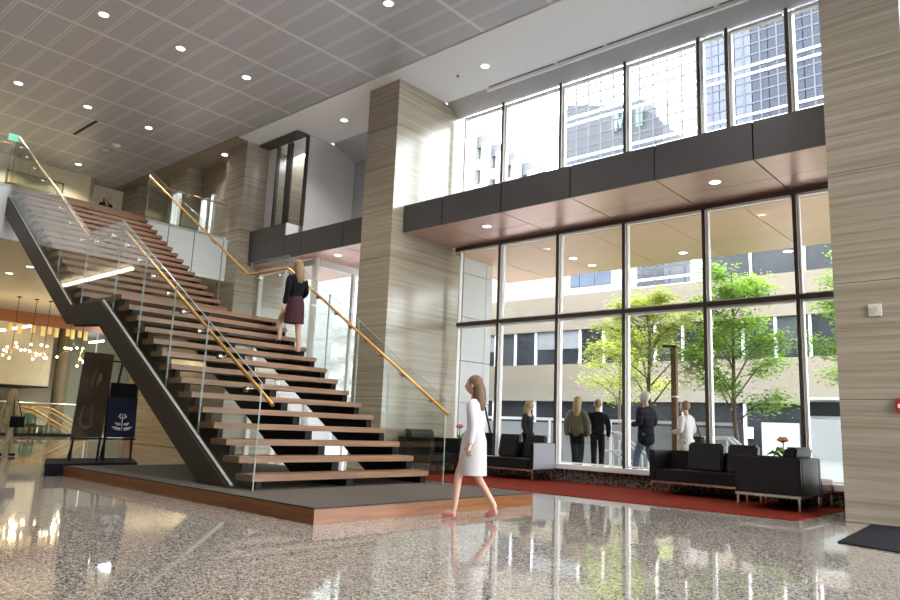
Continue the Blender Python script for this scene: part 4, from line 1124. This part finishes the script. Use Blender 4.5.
# grey tower with pale green sign, standing in for the glass facade's reflection
t = thing('grey_tower', 'grey office tower with pale green sign standing for a reflection in the glass grid', 'tower', (-40, 80, 0))
obj('wall', MB().prism([(-46.2, GO), (-33.5, GO), (-33.5, 35.6), (-34.3, 36.8), (-36.2, 38.2), (-41.5, 40.0), (-46.2, 41.4)], 'y', 72, 79), pm('grey tower wall', (.042, .043, .048), .8, var=.08, vscale=.2), t)
obj('crown', box(-43, -37, 74, 78, 38, 40.6), M['grey_out'], t)
for z in (29.4, 32.4):
    x = -45.5
    while x < -35.5:
        obj('window', box(x, x + 1.6, 71.9, 72, z, z + 1.3), M['win_blue_pale'], t); x += 2.4
gs = M['green_sign']
# sign letters: an M and a following upright letter
lx = -39.7; lz = 38.4
obj('sign_letter', MB().box(lx, lx + .75, 71.6, 71.9, lz - 2.4, lz).box(lx + 1.5, lx + 2.25, 71.6, 71.9, lz - 2.4, lz).prism([(lx + .7, lz), (lx + 1.12, lz - 1.4), (lx + 1.55, lz), (lx + 1.55, lz - .9), (lx + 1.12, lz - 2.3), (lx + .7, lz - .9)], 'y', 71.6, 71.9), gs, t)
obj('sign_letter', MB().box(lx + 3.1, lx + 3.9, 71.6, 71.9, lz - 2.6, lz - .1), gs, t)

# glass grid building
GY = 50.0
gx0, gx1 = -32.3, 14.0
t = thing('glass_building', 'glass curtain wall building filling the upper right panes', 'building', (-10, 55, 0))
lite = pm('white band', (.95, .95, .97), .4); thin = pm('grey mullion', (.04, .043, .055), .4)
obj('body', box(-19.9, gx1, GY + .6, 66, GO, 60), pm('blue core', (.07, .08, .11), .4), t)
i = 0; x = gx0
while x < gx1:
    obj('mullion', box(x - .06, x + .06, GY - .05, GY + .08, 6, 60), thin if x < -20 else lite if i % 4 == 0 else thin, t)
    x += 1.18; i += 1
z = 8.2; j = 0
while z < 60:
    for dz in (0, .62): obj('floor_band', box(gx0 - .1, gx1, GY - .12, GY + .1, z + dz, z + dz + .15), lite, t)
    for dz in (1.5, 2.35, 3.2): obj('transom', box(gx0, gx1, GY - .04, GY + .06, z + dz, z + dz + .11), thin, t)
    z += 3.75; j += 1
R = random.Random(21)
bl = [pm('pane blue %s' % n_, c_, .12, spec=.12) for n_, c_ in (('light', (.09, .1, .135)), ('mid', (.058, .066, .092)), ('dark', (.033, .038, .055)))]
x = -19.95
col = 0
while x < gx1 - 1:
    base = 0 if col < 3 else (2 if col < 9 else 1)
    for z in range(8, 58, 4):
        kk = min(2, max(0, base + R.choice((-1, 0, 0, 0, 1))))
        obj('pane', box(x + .03, x + 1.15, GY, GY + .05, 8.2 + (z - 8) / 4 * 3.75, 8.2 + (z - 8) / 4 * 3.75 + 3.75), bl[kk], t)
    x += 1.18; col += 1
obj('sky_blank', box(-20.2, -9, GY - .3, GY + .5, GO, 16.5), M['white_out'], t)  # added white box covers the grid base to read as bright sky
obj('clear_screen', box(gx0, -19.95, GY + .01, GY + .03, 8.2, 60), glassm('screen glass', (.97, .98, 1), .004), t)  # see-through stretch in place of panes reflecting sky and tower

# street furniture
t = thing('white_balustrade', 'white railed glass balustrade across the street terrace', 'railing', (-11, 18, 0))
zt = atY(600, 420.5, 18).z
obj('top_rail', box(-22, -6.6, 17.97, 18.03, zt - .04, zt + .04), M['white_out'], t)
x = -22
while x < -6.6:
    obj('post', box(x - .025, x + .025, 17.97, 18.03, GO, zt - .04), M['white_out'], t)
    obj('glass_panel', box(x + .04, min(x + 1.96, -6.62), 17.995, 18.005, .1, zt - .1), pm('grey balustrade glass', (.26, .27, .29), .2), t)
    x += 2
t = thing('tall_white_post', 'tall slim white post beside the black jacket person', 'post', tuple(atY(600, 440, 17.5)))
p = wl(t); obj('shaft', MB().box(p.x - .04, p.x + .04, 17.46, 17.54, GO, atY(600, 400, 17.5).z), M['white_out'], t)
def stairrail(label, pts, Y, dy):
    t = thing('stair_railing', label, 'railing', tuple(atY(*pts[-1], Y)))
    for k_ in (0, 1):
        P_ = [atY(a, b_, Y) for a, b_ in pts]; P_ = [Vector((q.x, q.y + k_ * dy, q.z)) for q in P_]
        obj('rail', MB().tube(P_, .035, 8), M['white_out'], t, smooth=True)
        P2 = [q + Vector((0, 0, -.42)) for q in P_]
        obj('rail', MB().tube(P2, .025, 8), M['white_out'], t, smooth=True)
        for q in P_[1:]: obj('post', MB().tube([(q.x, q.y, GO), tuple(q)], .025, 8), M['white_out'], t)
stairrail('white stair railing outside between the couple and the jeans person', [(603, 432.5), (613, 432.5), (642, 456)], 15.3, .3)
stairrail('white stair railing outside behind the left tree trunk', [(700, 438), (727, 438), (748, 456)], 15.3, .3)
t = thing('bollard_lamp', 'brown lamp post with black arm beside the left tree', 'lamp post', (-6.77, 15.2, GO))
p = atY(674, 347, 15.2)
obj('post', box(p.x - .06, p.x + .06, 15.14, 15.26, GO, p.z - .02), pm('rust brown post', (.12, .065, .02), .6), t, bevel=.008)
obj('arm', MB().box(p.x - .26, p.x + .04, 15.16, 15.24, p.z, p.z + .04).box(p.x - .03, p.x + .05, 15.17, 15.23, p.z - .12, p.z), M['black_steel'], t)
obj('collar', box(p.x - .065, p.x + .065, 15.135, 15.265, atY(674, 396, 15.2).z - .03, atY(674, 396, 15.2).z), M['alu'], t)

# kiosk at the right
t = thing('white_kiosk', 'white street kiosk with grey panel seen beside the right column', 'kiosk', (-4.2, 20.5, 0))
a = atY(806, 400, 19.5); b_ = atY(850, 400, 19.5)
z1, z2, z3, z4 = atY(820, 402, 19.5).z, atY(820, 416, 19.5).z, atY(820, 419, 19.5).z, atY(820, 458, 19.5).z
obj('body', box(a.x, b_.x + 1.2, 19.6, 21.5, GO, z1 + .05), M['white_out'], t)
obj('roof', box(a.x - .1, b_.x + 1.3, 19.45, 21.6, z1 + .05, z1 + .12), M['white_out'], t)
obj('window', box(a.x + .04, b_.x + 1.1, 19.55, 19.6, z2, z1), M['win_dark'], t)
obj('panel', box(a.x + .06, b_.x + 1.1, 19.55, 19.6, z4, z3), pm('grey panel', (.4, .41, .44), .3), t)

# trees
def tree(label, x, y, h, spread, leaf, seed, trunk_h, leaves=2600, r=.07, dens=1.0, group=None):
    R = random.Random(seed)
    t = thing('street_tree', label, 'tree', (x, y, GO), group)
    tk = MB(); tips = []
    tk.tube([(x, y, GO), (x + .03, y, trunk_h * .6), (x - .02, y, trunk_h), (x + .03, y, h * .72), (x, y + .03, h * .94)], [r, r * .85, r * .72, r * .4, .01], 9)
    nb = int(15 * dens)
    for i in range(nb):
        u = i / (nb - 1); z0 = trunk_h * .82 + (h * .85 - trunk_h * .82) * u
        a = i * 2.4 + R.uniform(-.3, .3); l = spread * (1 - .62 * u) * R.uniform(.75, 1.1) * (.72 if u < .12 else 1)
        rise = l * R.uniform(.65, 1.15)
        p0 = Vector((x, y, z0)); p1 = p0 + Vector((math.cos(a) * l * .5, math.sin(a) * l * .5, rise * .6)); p2 = p0 + Vector((math.cos(a) * l, math.sin(a) * l, rise * .85))
        tk.tube([p0, p1, p2], [r * .36 * (1 - .5 * u), r * .2, .006], 6)
        for k_ in range(5):
            s_ = R.uniform(.35, 1.0); b0 = p0.lerp(p1, s_ * 2) if s_ < .5 else p1.lerp(p2, s_ * 2 - 1)
            a2 = a + R.choice((-1, 1)) * R.uniform(.4, 1.1); l2 = l * R.uniform(.25, .45)
            b1 = b0 + Vector((math.cos(a2) * l2, math.sin(a2) * l2, l2 * R.uniform(-.05, .35)))
            tk.tube([b0, b1], [r * .1, .004], 5)
            tips.append((b0, b1))
        tips.append((p1, p2))
    obj('trunk', tk, M['bark'], t, smooth=True)
    lf = MB()
    for i in range(leaves):
        b0, b1 = R.choice(tips); q = b0.lerp(b1, R.uniform(.1, 1.12)) + Vector((R.gauss(0, .19), R.gauss(0, .19), R.gauss(0, .11)))
        a = R.uniform(0, 2 * PI); tl = R.gauss(0, .35); s_ = R.uniform(.075, .13)
        d = Vector((math.cos(a), math.sin(a), tl * .6 - .15)).normalized(); sd = d.cross(Vector((R.gauss(0, .3), R.gauss(0, .3), 1))).normalized()
        m0 = q + d * s_ * .45
        lf.add([q, m0 + sd * s_ * .3, q + d * s_, m0 - sd * s_ * .3], [(0, 1, 2, 3)])
    obj('foliage', lf, leaf, t)
    return t
tree('slender yellow green street tree behind the man in the navy jacket', -8.35, 17.0, 4.85, 1.75, M['leaf_y'], 5, 2.0, 9000)
tree('bright green street tree right of the brown lamp post', -6.22, 17.0, 5.3, 1.5, M['leaf_g'], 9, 1.6, 11000, dens=1.25)
tree('green street tree partly hidden by the right limestone column', -3.3, 16.9, 5.4, 1.55, M['leaf_g'], 13, 1.7, 8000)
tree('small yellow green tree farther off behind the couple', -11.6, 21.5, 4.6, 1.7, M['leaf_y'], 17, 1.6, 5000)
def shrub(label, x, y, r, seed):
    R = random.Random(seed); t = thing('shrub', label, 'shrub', (x, y, GO))
    lf = MB()
    for i in range(420):
        d = Vector((R.gauss(0, 1), R.gauss(0, 1), abs(R.gauss(0, 1)))).normalized() * r * R.uniform(.5, 1)
        q = Vector((x, y, .05)) + Vector((d.x, d.y, d.z * .8)); s_ = .1
        u = Vector((R.gauss(0, 1), R.gauss(0, 1), R.gauss(0, 1))).normalized(); v = u.cross(Vector((.3, .5, 1))).normalized()
        lf.add([q, q + u * s_ * .5 + v * s_ * .3, q + u * s_, q + u * s_ * .5 - v * s_ * .3], [(0, 1, 2, 3)])
    obj('foliage', lf, M['leaf_g'], t)
    obj('stem', MB().tube([(x, y, GO), (x, y, r * .6)], .03, 6), M['bark'], t)
shrub('low green shrub beside the white stair railing outside', -7.6, 16.3, .45, 2)

# ------------------------------------------------------------------ daylight
w = bpy.data.worlds.new('sky'); sc.world = w; w.use_nodes = True
bg = w.node_tree.nodes['Background']; bg.inputs['Color'].default_value = (.91, .955, 1, 1); bg.inputs['Strength'].default_value = 9.0

sc.view_settings.view_transform = 'Standard'; sc.view_settings.look = 'None'
sc.view_settings.exposure = 0.4; sc.view_settings.gamma = 1.0
sc.view_settings.use_curve_mapping = False
cy = sc.cycles
cy.use_denoising = True
cy.max_bounces = 10; cy.diffuse_bounces = 5; cy.glossy_bounces = 5; cy.transparent_max_bounces = 48
cy.sample_clamp_indirect = 6.0
